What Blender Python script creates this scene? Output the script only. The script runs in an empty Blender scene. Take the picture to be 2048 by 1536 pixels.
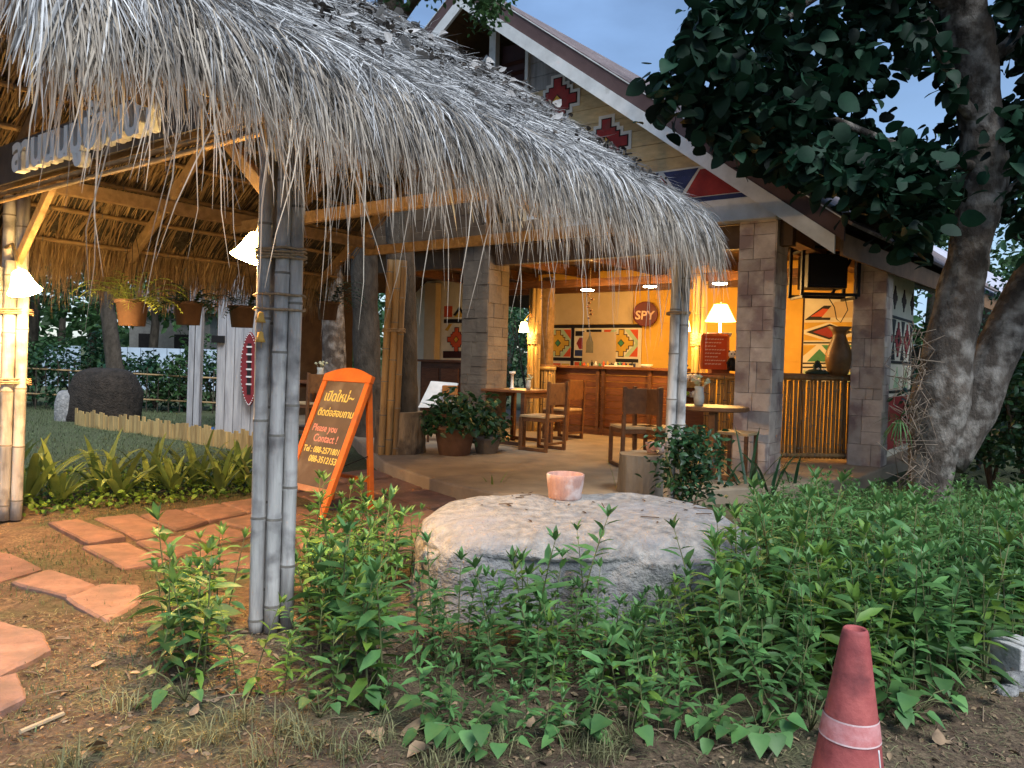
import bpy, math, random
import numpy as np
from mathutils import Vector, Matrix, noise as mnoise
R = math.radians
random.seed(7); rng = np.random.default_rng(7)
scene = bpy.context.scene
COL = scene.collection
# ------------------------------------------------------------------ camera
F = 1540.0; PITCH = math.atan(46/1540.0); ROLL = R(1.5); CAMZ = 1.3
FW = Vector((0, math.cos(PITCH), -math.sin(PITCH)))
_R0 = Vector((1, 0, 0)); _U0 = Vector((0, math.sin(PITCH), math.cos(PITCH)))
RT = _R0*math.cos(ROLL)+_U0*math.sin(ROLL); UP = _U0*math.cos(ROLL)-_R0*math.sin(ROLL)
CP = Vector((0, 0, CAMZ))
cd = bpy.data.cameras.new('camera'); cam = bpy.data.objects.new('camera', cd); COL.objects.link(cam)
cd.sensor_width = 36; cd.lens = 36*F/2048; cd.clip_end = 600; cd.clip_start = .05
cam.matrix_world = Matrix(((RT.x, UP.x, -FW.x, CP.x), (RT.y, UP.y, -FW.y, CP.y), (RT.z, UP.z, -FW.z, CP.z), (0, 0, 0, 1)))
scene.camera = cam
# ------------------------------------------------------------------ world, sun, exposure
SUN_EL, SUN_AZ = 52.0, 155.0
world = bpy.data.worlds.new('World'); scene.world = world; world.use_nodes = True
nt = world.node_tree; N = nt.nodes; L = nt.links; N.clear()
sky = N.new('ShaderNodeTexSky'); sky.sky_type = 'NISHITA'; sky.sun_disc = False
sky.sun_elevation = R(SUN_EL); sky.sun_rotation = R(SUN_AZ); sky.air_density = 1.0; sky.dust_density = .6; sky.ozone_density = 2.5
bg = N.new('ShaderNodeBackground'); bg.inputs['Strength'].default_value = .036
out = N.new('ShaderNodeOutputWorld')
tc = N.new('ShaderNodeTexCoord'); mp = N.new('ShaderNodeMapping'); mp.inputs['Scale'].default_value = (1.6, 1.6, 4.0)
cn = N.new('ShaderNodeTexNoise'); cn.inputs['Scale'].default_value = 2.2; cn.inputs['Detail'].default_value = 6; cn.inputs['Roughness'].default_value = .55
cr = N.new('ShaderNodeMapRange'); cr.inputs['From Min'].default_value = .42; cr.inputs['From Max'].default_value = .72; cr.inputs['To Max'].default_value = .75
mx = N.new('ShaderNodeMix'); mx.data_type = 'RGBA'; mx.inputs[7].default_value = (1.9, 3.2, 5.6, 1)
L.new(tc.outputs['Generated'], mp.inputs['Vector']); L.new(mp.outputs['Vector'], cn.inputs['Vector']); L.new(cn.outputs[0], cr.inputs[0])
L.new(cr.outputs[0], mx.inputs[0]); L.new(sky.outputs[0], mx.inputs[6]); L.new(mx.outputs[2], bg.inputs['Color']); L.new(bg.outputs[0], out.inputs['Surface'])
sd = bpy.data.lights.new('sun', 'SUN'); sd.energy = .95; sd.angle = R(32); sd.color = (.93, .97, 1)
so = bpy.data.objects.new('sun', sd); COL.objects.link(so)
_az, _el = R(SUN_AZ), R(SUN_EL)
_sv = Vector((math.sin(_az)*math.cos(_el), math.cos(_az)*math.cos(_el), math.sin(_el)))
so.rotation_euler = _sv.to_track_quat('Z', 'Y').to_euler()
vs = scene.view_settings; vs.view_transform = 'Standard'; vs.look = 'None'; vs.gamma = 1; vs.exposure = 2.3; vs.use_curve_mapping = False
scene.cycles.use_denoising = True
scene.cycles.max_bounces = 6; scene.cycles.diffuse_bounces = 3; scene.cycles.glossy_bounces = 2; scene.cycles.transmission_bounces = 3
scene.cycles.transparent_max_bounces = 6; scene.cycles.sample_clamp_indirect = 4.0
LAMP = .56
# ------------------------------------------------------------------ placing helpers
def at(u, v, d):                      # a point seen at photo pixel (u,v) standing d metres away
    r = FW + RT*((u-1024)/F) - UP*((v-768)/F)
    return CP + r*(d/r.y)
def gp(u, v, z=0.0):                  # the same on a level of height z
    r = FW + RT*((u-1024)/F) - UP*((v-768)/F)
    return CP + r*((z-CAMZ)/r.z)
def pj(p):                            # world -> photo pixel
    q = Vector(p)-CP; d = q.dot(FW)
    return 1024+F*q.dot(RT)/d, 768-F*q.dot(UP)/d
A2 = Vector((.6, .8, 0)); C2 = Vector((-.8, .6, 0)); Q2 = -C2; Z = Vector((0, 0, 1))
def aq(a, q, z=0.0): return Vector((.6*a+.8*q, .8*a-.6*q, z))
FLOOR = .15
# ------------------------------------------------------------------ materials
MATS = {}
def lin(c): return tuple(((x/255)/12.92 if x/255 <= .04045 else ((x/255+.055)/1.055)**2.4) for x in c)
def M(name, c1, c2=None, scale=6, detail=5, rough=.85, bump=.25, bscale=None, stretch=(1, 1, 1), island=0.0, objr=0.0, c3=None, s3=1.2, t3=(.5, .62),
      trans=0.0, spec=.25, lo=.3, hi=.7, bdist=.02, metal=0.0):
    if name in MATS: return MATS[name]
    m = bpy.data.materials.new(name); m.use_nodes = True; MATS[name] = m
    n = m.node_tree.nodes; l = m.node_tree.links; b = n['Principled BSDF']
    b.inputs['Roughness'].default_value = rough; b.inputs['Specular IOR Level'].default_value = spec; b.inputs['Metallic'].default_value = metal
    t = n.new('ShaderNodeTexCoord'); mp = n.new('ShaderNodeMapping'); mp.inputs['Scale'].default_value = stretch
    l.new(t.outputs['Object'], mp.inputs['Vector'])
    no = n.new('ShaderNodeTexNoise'); no.inputs['Scale'].default_value = scale; no.inputs['Detail'].default_value = detail; no.inputs['Roughness'].default_value = .6
    l.new(mp.outputs[0], no.inputs['Vector'])
    ra = n.new('ShaderNodeValToRGB'); ra.color_ramp.elements[0].position = lo; ra.color_ramp.elements[1].position = hi
    c2 = c2 or tuple(x*.7 for x in c1)
    ra.color_ramp.elements[0].color = (*c2, 1); ra.color_ramp.elements[1].color = (*c1, 1)
    l.new(no.outputs[0], ra.inputs[0]); col = ra.outputs[0]
    if c3:
        n3 = n.new('ShaderNodeTexNoise'); n3.inputs['Scale'].default_value = s3; n3.inputs['Detail'].default_value = 5
        l.new(t.outputs['Object'], n3.inputs['Vector'])
        mr = n.new('ShaderNodeMapRange'); mr.inputs['From Min'].default_value = t3[0]; mr.inputs['From Max'].default_value = t3[1]
        l.new(n3.outputs[0], mr.inputs[0])
        mi = n.new('ShaderNodeMix'); mi.data_type = 'RGBA'; mi.inputs[7].default_value = (*c3, 1)
        l.new(mr.outputs[0], mi.inputs[0]); l.new(col, mi.inputs[6]); col = mi.outputs[2]
    for amt, kind in ((island, 'i'), (objr, 'o')):
        if amt:
            if kind == 'i': g = n.new('ShaderNodeNewGeometry'); rs = g.outputs['Random Per Island']
            else: g = n.new('ShaderNodeObjectInfo'); rs = g.outputs['Random']
            mr = n.new('ShaderNodeMapRange'); mr.inputs['To Min'].default_value = 1-amt; mr.inputs['To Max'].default_value = 1+amt
            l.new(rs, mr.inputs[0])
            h = n.new('ShaderNodeHueSaturation'); l.new(mr.outputs[0], h.inputs['Value']); l.new(col, h.inputs['Color'])
            mr2 = n.new('ShaderNodeMapRange'); mr2.inputs['To Min'].default_value = .5-.012*amt; mr2.inputs['To Max'].default_value = .5+.012*amt
            l.new(rs, mr2.inputs[0]); l.new(mr2.outputs[0], h.inputs['Hue']); col = h.outputs[0]
    l.new(col, b.inputs['Base Color'])
    if bump:
        nb = n.new('ShaderNodeTexNoise'); nb.inputs['Scale'].default_value = bscale or scale*3; nb.inputs['Detail'].default_value = 6; nb.inputs['Roughness'].default_value = .65
        l.new(mp.outputs[0], nb.inputs['Vector'])
        bp = n.new('ShaderNodeBump'); bp.inputs['Strength'].default_value = bump; bp.inputs['Distance'].default_value = bdist
        l.new(nb.outputs[0], bp.inputs['Height']); l.new(bp.outputs[0], b.inputs['Normal'])
    if trans:
        tr = n.new('ShaderNodeBsdfTranslucent'); ms = n.new('ShaderNodeMixShader'); ms.inputs[0].default_value = trans
        l.new(col, tr.inputs['Color']); l.new(b.outputs[0], ms.inputs[1]); l.new(tr.outputs[0], ms.inputs[2])
        l.new(ms.outputs[0], n['Material Output'].inputs['Surface'])
    return m
def EM(name, c, s):
    if name in MATS: return MATS[name]
    m = bpy.data.materials.new(name); m.use_nodes = True; MATS[name] = m
    b = m.node_tree.nodes['Principled BSDF']; b.inputs['Base Color'].default_value = (*[min(1, x) for x in c], 1)
    b.inputs['Emission Color'].default_value = (*c, 1); b.inputs['Emission Strength'].default_value = s; b.inputs['Roughness'].default_value = .8
    return m
thatch_m = M('weathered_thatch', (.54, .53, .515), (.19, .185, .18), scale=7, rough=.95, bump=0, island=.85, c3=(.05, .045, .04), s3=3.6, t3=(.54, .68), trans=.06, lo=.25, hi=.75)
thatch_under_m = M('straw_underside', (.42, .30, .16), (.22, .14, .07), scale=4, rough=.9, bump=0, island=.45, trans=.2)
fringe_m = M('straw_fringe', (.42, .365, .30), (.23, .19, .15), scale=3, rough=.9, bump=0, island=.5, trans=.15)
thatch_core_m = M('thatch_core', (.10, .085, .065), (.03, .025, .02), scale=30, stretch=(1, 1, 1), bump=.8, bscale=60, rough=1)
bamboo_grey = M('weathered_bamboo', (.47, .45, .42), (.24, .23, .22), scale=9, stretch=(3, 3, .35), bump=.35, bscale=26, rough=.6, objr=.16, c3=(.14, .13, .125), s3=7, t3=(.50, .70))
bamboo_tan = M('dry_bamboo', (.52, .36, .15), (.30, .19, .07), scale=8, stretch=(3, 3, .4), bump=.25, rough=.5, objr=.2)
bamboo_brown = M('brown_bamboo', (.30, .19, .08), (.17, .10, .045), scale=8, stretch=(3, 3, .4), bump=.25, rough=.55, objr=.3)
bamboo_roof = M('roof_bamboo', (.36, .24, .12), (.18, .11, .05), scale=8, bump=.25, rough=.6, objr=.25)
node_m = M('bamboo_node', (.20, .18, .15), (.10, .09, .08), scale=20, rough=.8)
rope_m = M('hemp_rope', (.42, .30, .18), (.22, .15, .09), scale=60, bump=.6, bscale=150, rough=.95)
wood_dark = M('dark_wood', (.14, .06, .025), (.06, .025, .012), scale=6, stretch=(1, 1, 6), bump=.2, rough=.45, objr=.15)
wood_red = M('reddish_wood', (.19, .072, .027), (.10, .035, .013), scale=5, stretch=(1.5, 1.5, 8), bump=.15, rough=.42, objr=.12)
wood_mid = M('chair_wood', (.20, .09, .036), (.10, .045, .02), scale=7, stretch=(2, 2, 2), bump=.15, rough=.45, objr=.1)
seat_m = M('pale_seat', (.50, .36, .20), (.36, .25, .13), scale=9, bump=.1, rough=.6)
rafter_m = M('rafter_timber', (.36, .24, .13), (.19, .12, .06), scale=6, stretch=(2, 2, 2), bump=.25, rough=.75, objr=.15)
stone_tan = M('sandstone', (.62, .53, .45), (.40, .32, .26), scale=5, bump=.5, bscale=22, rough=.9, objr=.22, c3=(.30, .22, .20), s3=3)
stone_core = M('mortar', (.20, .17, .14), (.13, .11, .09), scale=14, bump=.5, rough=1)
granite = M('granite', (.34, .325, .30), (.14, .14, .14), scale=16, detail=14, bump=1.0, bscale=9, rough=.95, c3=(.24, .24, .25), s3=3.0, t3=(.48, .72), lo=.30, hi=.68, bdist=.06)
concrete = M('concrete_floor', (.35, .275, .185), (.22, .17, .12), scale=3.2, bump=.15, bscale=18, rough=.75, c3=(.22, .17, .12), s3=1.3, t3=(.5, .7))
terracotta = M('terracotta_slab', (.28, .16, .12), (.16, .095, .07), scale=9, bump=.5, bscale=26, rough=.95, objr=.22, c3=(.15, .10, .075), s3=5, t3=(.46, .72))
leaf_weed = M('weed_leaf', (.125, .25, .07), (.055, .145, .045), scale=9, rough=.5, bump=0, island=.30, objr=.25, trans=.28, spec=.35)
leaf_weed2 = M('young_weed_leaf', (.17, .28, .04), (.07, .15, .03), scale=9, rough=.5, bump=0, island=.3, objr=.2, trans=.3, spec=.35)
stem_m = M('weed_stem', (.14, .17, .06), (.09, .08, .04), scale=20, rough=.7, bump=0)
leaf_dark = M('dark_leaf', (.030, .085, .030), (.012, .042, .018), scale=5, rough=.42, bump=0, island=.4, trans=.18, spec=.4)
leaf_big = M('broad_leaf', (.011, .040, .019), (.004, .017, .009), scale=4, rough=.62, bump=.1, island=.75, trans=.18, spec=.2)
leaf_mid = M('mid_leaf', (.06, .13, .04), (.025, .06, .02), scale=3, rough=.6, bump=0, island=.4, trans=.25)
leaf_strap = M('strap_leaf', (.26, .33, .09), (.12, .19, .05), scale=4, rough=.45, bump=0, objr=.35, trans=.3, spec=.35)
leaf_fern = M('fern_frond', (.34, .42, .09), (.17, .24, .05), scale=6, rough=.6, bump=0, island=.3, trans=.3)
grass_m = M('grass_blade', (.13, .165, .075), (.06, .085, .04), scale=3, rough=.7, bump=0, island=.45, trans=.25)
grass_dry = M('dry_grass', (.26, .24, .12), (.12, .13, .06), scale=3, rough=.8, bump=0, island=.5, trans=.2)
litter_m = M('leaf_litter', (.30, .20, .115), (.09, .06, .04), scale=9, rough=.85, bump=0, island=.6)
soilleaf_m = M('brown_dry_leaf', (.36, .24, .14), (.20, .13, .08), scale=14, rough=.75, bump=.1, objr=.3)
dryleaf_m = M('dry_leaf', (.44, .42, .40), (.22, .20, .18), scale=14, rough=.75, bump=.1, objr=.3)
bark_m = M('tree_bark', (.125, .10, .08), (.032, .026, .021), scale=5, stretch=(1, 1, .55), bump=1.0, bscale=11, rough=.95, c3=(.34, .31, .27), s3=7.5, t3=(.46, .80), bdist=.06)
bark_dark = M('dark_bark', (.10, .08, .06), (.035, .028, .02), scale=9, stretch=(1, 1, .4), bump=.9, bscale=16, rough=.95, bdist=.05)
log_m = M('pale_log', (.33, .24, .15), (.10, .07, .045), scale=5, stretch=(2, 2, .35), bump=1.0, bscale=10, rough=.95, c3=(.09, .065, .045), s3=3.5, t3=(.5, .62), bdist=.05)
white_paint = M('white_paint', (.72, .72, .70), (.52, .52, .50), scale=5, stretch=(1, 1, 1), bump=.08, rough=.6, c3=(.40, .39, .36), s3=4, t3=(.62, .75))
white_plank = M('white_washed_plank', (.38, .38, .385), (.21, .21, .22), scale=7, stretch=(3, 3, .3), bump=.3, rough=.8, objr=.12)
cream_board = M('cream_board', (.60, .46, .26), (.44, .33, .18), scale=5, stretch=(1.5, 1.5, 5), bump=.15, rough=.75, objr=.10, c3=(.33, .27, .19), s3=3.5, t3=(.56, .74))
yellow_paint = M('yellow_paint', (.74, .43, .07), (.62, .34, .05), scale=3, bump=.08, rough=.7)
red_paint = M('red_paint', (.34, .035, .03), (.22, .02, .02), scale=7, bump=.08, rough=.65, c3=(.20, .045, .04), s3=6, t3=(.55, .7))
orangered_paint = M('orange_red_paint', (.62, .10, .03), (.50, .07, .025), scale=7, bump=.05, rough=.65)
blue_paint = M('navy_paint', (.035, .05, .15), (.02, .03, .09), scale=7, bump=.08, rough=.65)
black_paint = M('black_paint', (.018, .014, .014), (.01, .008, .008), scale=7, bump=.05, rough=.6)
maroon_paint = M('maroon_paint', (.05, .016, .014), (.03, .01, .01), scale=7, bump=.05, rough=.65)
green_paint = M('green_paint', (.06, .24, .12), (.045, .18, .09), scale=7, bump=.05, rough=.65)
palegreen_paint = M('pale_green_paint', (.42, .55, .34), (.35, .46, .28), scale=7, bump=.05, rough=.65)
gold_paint = M('ochre_paint', (.62, .38, .05), (.50, .29, .04), scale=7, bump=.05, rough=.65)
offwhite_paint = M('off_white_paint', (.72, .66, .52), (.62, .56, .43), scale=6, bump=.05, rough=.7)
beige_board = M('beige_board', (.60, .46, .28), (.52, .39, .23), scale=4, bump=.05, rough=.7)
roof_brown = M('brown_roof_tile', (.20, .155, .15), (.11, .085, .083), scale=7, bump=.25, rough=.8, objr=.12, c3=(.30, .27, .26), s3=5, t3=(.58, .72))
verge_m = M('brown_verge', (.115, .072, .068), (.085, .052, .05), scale=5, bump=.1, rough=.75)
fascia_m = M('timber_fascia', (.26, .14, .07), (.16, .085, .04), scale=5, bump=.15, rough=.7)
soffit_m = M('soffit_board', (.12, .075, .04), (.07, .04, .022), scale=5, bump=.15, rough=.8, objr=.15)
orange_wood = M('orange_painted_wood', (.66, .17, .025), (.52, .12, .02), scale=7, bump=.12, rough=.5, c3=(.40, .12, .04), s3=8, t3=(.64, .74))
chalk_m = M('chalkboard', (.13, .098, .08), (.085, .065, .055), scale=4, bump=.05, rough=.8, c3=(.17, .14, .12), s3=3)
cone_m = M('faded_cone_plastic', (.44, .115, .10), (.27, .055, .055), scale=11, bump=.2, bscale=50, rough=.6, c3=(.17, .045, .045), s3=9, t3=(.5, .66))
cone_band = M('reflective_band', (.62, .30, .29), (.48, .14, .13), scale=28, bump=.15, rough=.45)
pot_brown = M('brown_pot', (.15, .09, .055), (.09, .055, .035), scale=8, bump=.15, rough=.55)
pot_clay = M('clay_pot', (.24, .13, .08), (.12, .07, .045), scale=6, bump=.3, rough=.8, objr=.15)
pot_grey = M('grey_pot', (.24, .22, .20), (.14, .13, .12), scale=6, bump=.3, rough=.8)
pinkclay = M('pink_clay', (.48, .28, .22), (.30, .17, .14), scale=9, stretch=(3, 3, .8), bump=.4, rough=.85, c3=(.55, .45, .42), s3=9, t3=(.5, .65))
black_metal = M('black_metal', (.006, .006, .007), (.004, .004, .004), scale=8, bump=.05, rough=.5)
soil_pot = M('potting_soil', (.05, .035, .025), (.025, .018, .012), scale=30, bump=.6, rough=1)
vase_m = M('glazed_vase', (.20, .105, .04), (.09, .05, .02), scale=7, bump=.15, rough=.4)
blueplastic = M('blue_tarp', (.03, .13, .38), (.02, .08, .25), scale=6, bump=.2, rough=.5)
bluewall_m = M('pale_blue_wall', (.42, .50, .58), (.32, .38, .44), scale=2, bump=.1, rough=.8)
foam_m = M('white_letter_foam', (.74, .75, .74), (.60, .61, .60), scale=6, bump=.05, rough=.7)
chalk_yellow = M('yellow_chalk', (.78, .66, .20), (.60, .50, .14), scale=40, bump=0, rough=.9)
chalk_pink = M('pink_chalk', (.68, .30, .28), (.50, .22, .20), scale=40, bump=0, rough=.9)
print_pale = M('pale_print', (.75, .50, .36), (.65, .42, .30), scale=20, bump=0, rough=.8)
panda_white = M('figurine_white', (.75, .70, .62), (.62, .58, .50), scale=9, bump=.05, rough=.5)
leaf_mid2 = M('oval_weed_leaf', (.13, .24, .065), (.06, .13, .04), scale=9, rough=.5, bump=0, island=.4, objr=.25, trans=.28)
# ------------------------------------------------------------------ mesh helpers
WLOC = {}
class MB:
    def __init__(s): s.v = []; s.f = []; s.m = []; s.mi = 0
    def add(s, vs_, fs_):
        b = len(s.v); s.v.extend([tuple(x) for x in vs_])
        for f in fs_: s.f.append([i+b for i in f]); s.m.append(s.mi)
        return s
    def box(s, c, size, ux=None, uy=None, uz=None):
        ux = ux or Vector((1, 0, 0)); uy = uy or Vector((0, 1, 0)); uz = uz or Z; c = Vector(c)
        hx, hy, hz = [k/2 for k in size]
        vs_ = [c+ux*(i*hx)+uy*(j*hy)+uz*(k*hz) for k in (-1, 1) for j in (-1, 1) for i in (-1, 1)]
        return s.add(vs_, [(0, 2, 3, 1), (4, 5, 7, 6), (0, 1, 5, 4), (2, 6, 7, 3), (0, 4, 6, 2), (1, 3, 7, 5)])
    def beam(s, p0, p1, w, h, up=None):
        p0 = Vector(p0); p1 = Vector(p1); d = (p1-p0); ln = d.length; d = d/ln; up = up or Z
        side = d.cross(up)
        if side.length < 1e-4: side = d.cross(Vector((1, 0, 0)))
        side.normalize(); u = side.cross(d).normalized()
        return s.box((p0+p1)/2, (ln, w, h), d, side, u)
    def tube(s, pts, r, n=8, caps=True):
        pts = [Vector(p) for p in pts]; k = len(pts)
        rs = r if isinstance(r, (list, tuple)) else [r]*k
        t = (pts[1]-pts[0]).normalized(); ref = Z if abs(t.z) < .9 else Vector((1, 0, 0))
        nrm = (ref - t*ref.dot(t)).normalized(); vs_ = []
        for i, p in enumerate(pts):
            t = (pts[min(i+1, k-1)]-pts[max(i-1, 0)]).normalized()
            nrm = nrm - t*nrm.dot(t)
            nrm = nrm.normalized() if nrm.length > 1e-6 else t.orthogonal().normalized()
            bn = t.cross(nrm)
            for j in range(n):
                a = 2*math.pi*j/n; vs_.append(p+(nrm*math.cos(a)+bn*math.sin(a))*rs[i])
        fs_ = [(i*n+j, i*n+(j+1) % n, (i+1)*n+(j+1) % n, (i+1)*n+j) for i in range(k-1) for j in range(n)]
        if caps: fs_ += [tuple(range(n))[::-1], tuple((k-1)*n+j for j in range(n))]
        return s.add(vs_, fs_)
    def lathe(s, prof, c, n=16, ax=None, sx=1.0, sy=1.0):
        c = Vector(c); q = Z.rotation_difference(ax) if ax else None; vs_ = []
        for r, z in prof:
            for j in range(n):
                a = 2*math.pi*j/n; p = Vector((r*math.cos(a)*sx, r*math.sin(a)*sy, z))
                if q: p = q @ p
                vs_.append(c+p)
        k = len(prof)
        fs_ = [(i*n+j, i*n+(j+1) % n, (i+1)*n+(j+1) % n, (i+1)*n+j) for i in range(k-1) for j in range(n)]
        return s.add(vs_, fs_)
    def prism(s, pts, o, ux, uy, t):
        o = Vector(o); nn = ux.cross(uy).normalized(); k = len(pts)
        b = [o+ux*x+uy*y for x, y in pts]; f = [p+nn*t for p in b]
        return s.add(b+f, [tuple(range(k))[::-1], tuple(range(k, 2*k))]+[(i, (i+1) % k, k+(i+1) % k, k+i) for i in range(k)])
    def leaf(s, p, d, nrm, ln, w, bend=.25, fold=.25, st=((.3, .85), (.65, .8))):
        p = Vector(p); d = Vector(d).normalized(); sd_ = d.cross(Vector(nrm))
        if sd_.length < 1e-5: sd_ = d.orthogonal()
        sd_.normalize(); up = sd_.cross(d)
        def cc(t): return p+d*(ln*t)-up*(bend*ln*t*t)
        vs_ = [cc(0)]
        for t, ww in st:
            c = cc(t); h = up*(fold*w*ww*.5)
            vs_ += [c-sd_*(w*ww*.5)+h, c, c+sd_*(w*ww*.5)+h]
        vs_.append(cc(1)); k = len(st); fs_ = [(0, 2, 1), (0, 3, 2)]
        for i in range(k-1):
            a = 1+3*i; fs_ += [(a, a+1, a+4, a+3), (a+1, a+2, a+5, a+4)]
        a = 1+3*(k-1); e = len(vs_)-1; fs_ += [(a, a+1, e), (a+1, a+2, e)]
        return s.add(vs_, fs_)
    def mesh(s, name, mats, off=None, smooth=False):
        me = bpy.data.meshes.new(name); off = off or Vector((0, 0, 0))
        me.from_pydata([(x-off.x, y-off.y, z-off.z) for x, y, z in s.v], [], s.f)
        for m in (mats if isinstance(mats, (list, tuple)) else [mats]): me.materials.append(m)
        if any(s.m): me.polygons.foreach_set('material_index', s.m)
        if smooth: me.polygons.foreach_set('use_smooth', [True]*len(me.polygons))
        me.update(); return me
    def build(s, name, mats, parent=None, smooth=False, bevel=0.0):
        if parent is not None: off = WLOC.get(parent.as_pointer(), Vector((0, 0, 0))); loc = Vector((0, 0, 0))
        else:
            xs = np.array(s.v); off = Vector(((xs[:, 0].min()+xs[:, 0].max())/2, (xs[:, 1].min()+xs[:, 1].max())/2, xs[:, 2].min())); loc = off
        o = bpy.data.objects.new(name, s.mesh(name, mats, off, smooth)); COL.objects.link(o)
        if parent is not None: o.parent = parent; WLOC[o.as_pointer()] = off
        else: o.location = loc; WLOC[o.as_pointer()] = off
        if bevel:
            md = o.modifiers.new('edge', 'BEVEL'); md.width = bevel; md.segments = 2; md.limit_method = 'ANGLE'
        return o
def tag(o, label=None, cat=None, group=None, kind=None):
    for k, v_ in (('label', label), ('category', cat), ('group', group), ('kind', kind)):
        if v_: o[k] = v_
    return o
def empty(name, loc, label=None, cat=None, group=None, parent=None):
    o = bpy.data.objects.new(name, None); COL.objects.link(o); o.empty_display_size = .1
    if parent is not None: o.parent = parent; WLOC[o.as_pointer()] = WLOC[parent.as_pointer()]
    else: o.location = Vector(loc); WLOC[o.as_pointer()] = Vector(loc)
    return tag(o, label, cat, group)
def inst(src, loc, rz=0.0, sc=1.0, name=None, parent=None, tilt=(0, 0)):
    o = bpy.data.objects.new(name or src.name, src.data if hasattr(src, 'data') else src); COL.objects.link(o)
    o.location = loc; o.rotation_euler = (tilt[0], tilt[1], rz); o.scale = (sc, sc, sc) if not isinstance(sc, tuple) else sc
    if parent is not None: o.parent = parent
    return o
def copy_tree(o, parent=None):
    c = o.copy(); COL.objects.link(c); c.parent = parent
    for ch in list(o.children): copy_tree(ch, c)
    return c
def np_mesh(name, V, quads, mats, off=(0, 0, 0), smooth=False, tris=None, midx=None):
    V = np.asarray(V, dtype=np.float32)-np.asarray(off, dtype=np.float32)
    me = bpy.data.meshes.new(name); me.vertices.add(len(V)); me.vertices.foreach_set('co', V.ravel())
    idx = np.asarray(quads, dtype=np.int32).ravel(); nq = len(idx)//4; st = np.arange(nq)*4
    if tris is not None and len(tris):
        t = np.asarray(tris, dtype=np.int32).ravel(); st = np.concatenate([st, nq*4+np.arange(len(t)//3)*3]); idx = np.concatenate([idx, t])
    me.loops.add(len(idx)); me.loops.foreach_set('vertex_index', idx.astype(np.int32))
    me.polygons.add(len(st)); me.polygons.foreach_set('loop_start', st.astype(np.int32))
    for m in (mats if isinstance(mats, (list, tuple)) else [mats]): me.materials.append(m)
    if midx is not None: me.polygons.foreach_set('material_index', np.asarray(midx, dtype=np.int32))
    if smooth: me.polygons.foreach_set('use_smooth', np.ones(len(st), dtype=bool))
    me.update(calc_edges=True); me.validate()
    return me
def np_obj(name, me, loc=(0, 0, 0), parent=None):
    o = bpy.data.objects.new(name, me); COL.objects.link(o)
    if parent is not None: o.parent = parent
    else: o.location = loc
    return o
def ribbons(P, W):
    """P (n,k,3) centre lines, W (n,k,3) half-width vectors -> verts, quads"""
    n, k, _ = P.shape
    V = np.empty((n, k, 2, 3)); V[:, :, 0] = P-W; V[:, :, 1] = P+W
    b = (np.arange(n)*k*2)[:, None]+(np.arange(k-1)*2)[None, :]
    Q = np.stack([b, b+1, b+3, b+2], -1)
    return V.reshape(-1, 3), Q.reshape(-1, 4)
def norm(a): return a/np.maximum(np.linalg.norm(a, axis=-1, keepdims=True), 1e-9)
def leaf_cloud(C, size, aspect=.5, droop=.35, seed=1, dirs=None, rnd=True):
    """folded six-point leaves at the points C (n,3) -> verts, quads, tris"""
    g = np.random.default_rng(seed); n = len(C); size = np.broadcast_to(size, (n,))[:, None]
    if dirs is None:
        d = norm(g.normal(size=(n, 3))*np.array([1, 1, .5])-np.array([0, 0, droop]))
    else: d = norm(dirs)
    up = norm(np.array([0, 0, 1.])+g.normal(size=(n, 3))*.55); sd_ = norm(np.cross(d, up)); up = np.cross(sd_, d)
    w = size*aspect*.5
    pts = [C, C+d*size*.28-sd_*w*.9+up*w*.35, C+d*size*.28+sd_*w*.9+up*w*.35, C+d*size*.62-sd_*w+up*w*.3-up*size*.06, C+d*size*.62+sd_*w+up*w*.3-up*size*.06, C+d*size-up*size*.2,
           C+d*size*.28, C+d*size*.62-up*size*.06]
    V = np.stack(pts, 1).reshape(-1, 3); b = (np.arange(n)*8)[:, None]
    Q = np.concatenate([b+np.array([[1, 6, 7, 3]]), b+np.array([[6, 2, 4, 7]])], 0)
    T = np.concatenate([b+np.array([[0, 6, 1]]), b+np.array([[0, 2, 6]]), b+np.array([[3, 7, 5]]), b+np.array([[7, 4, 5]])], 0)
    return V, Q, T
def round_leaves(C, size, droop, seed, aspect=.8):
    """broad ovate leaves with a rounded outline and a curled midrib"""
    g = np.random.default_rng(seed); n = len(C); size = np.broadcast_to(size, (n,))[:, None]
    d = norm(g.normal(size=(n, 3))*np.array([1, 1, .5])-np.array([0, 0, droop])); up = norm(np.array([0, 0, 1.])+g.normal(size=(n, 3))*.6); sd_ = norm(np.cross(d, up)); up = np.cross(sd_, d)
    cu = g.uniform(.0, .45, (n, 1)); fo = g.uniform(.0, .4, (n, 1)); pts = []
    for t, w in ((0, .12), (.10, .66), (.32, .98), (.58, .95), (.80, .62), (.93, .28), (1.0, .02)):
        c = C+d*size*t-up*size*cu*t*t; ww = size*aspect*.5*w
        pts += [c-sd_*ww+up*ww*fo, c, c+sd_*ww+up*ww*fo]
    V = np.stack(pts, 1).reshape(-1, 3); b = (np.arange(n)*21)[:, None]
    Q = np.concatenate([b+np.array([[3*k+j, 3*k+j+1, 3*k+j+4, 3*k+j+3]]) for k in range(6) for j in (0, 1)], 0)
    return V, Q
def crown(name, C, size, mat, parent, seed=1, aspect=.5, droop=.35):
    V, Q, T = leaf_cloud(np.asarray(C), size, aspect, droop, seed)
    off = WLOC[parent.as_pointer()]
    return np_obj(name, np_mesh(name, V, Q, mat, off, tris=T, smooth=True), parent=parent)
def clusters(cs, n, rad, g):
    cs = np.asarray(cs); c = cs[g.integers(0, len(cs), n)]
    return c+norm(g.normal(size=(n, 3)))*(g.random((n, 1))**.6)*rad
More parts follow.
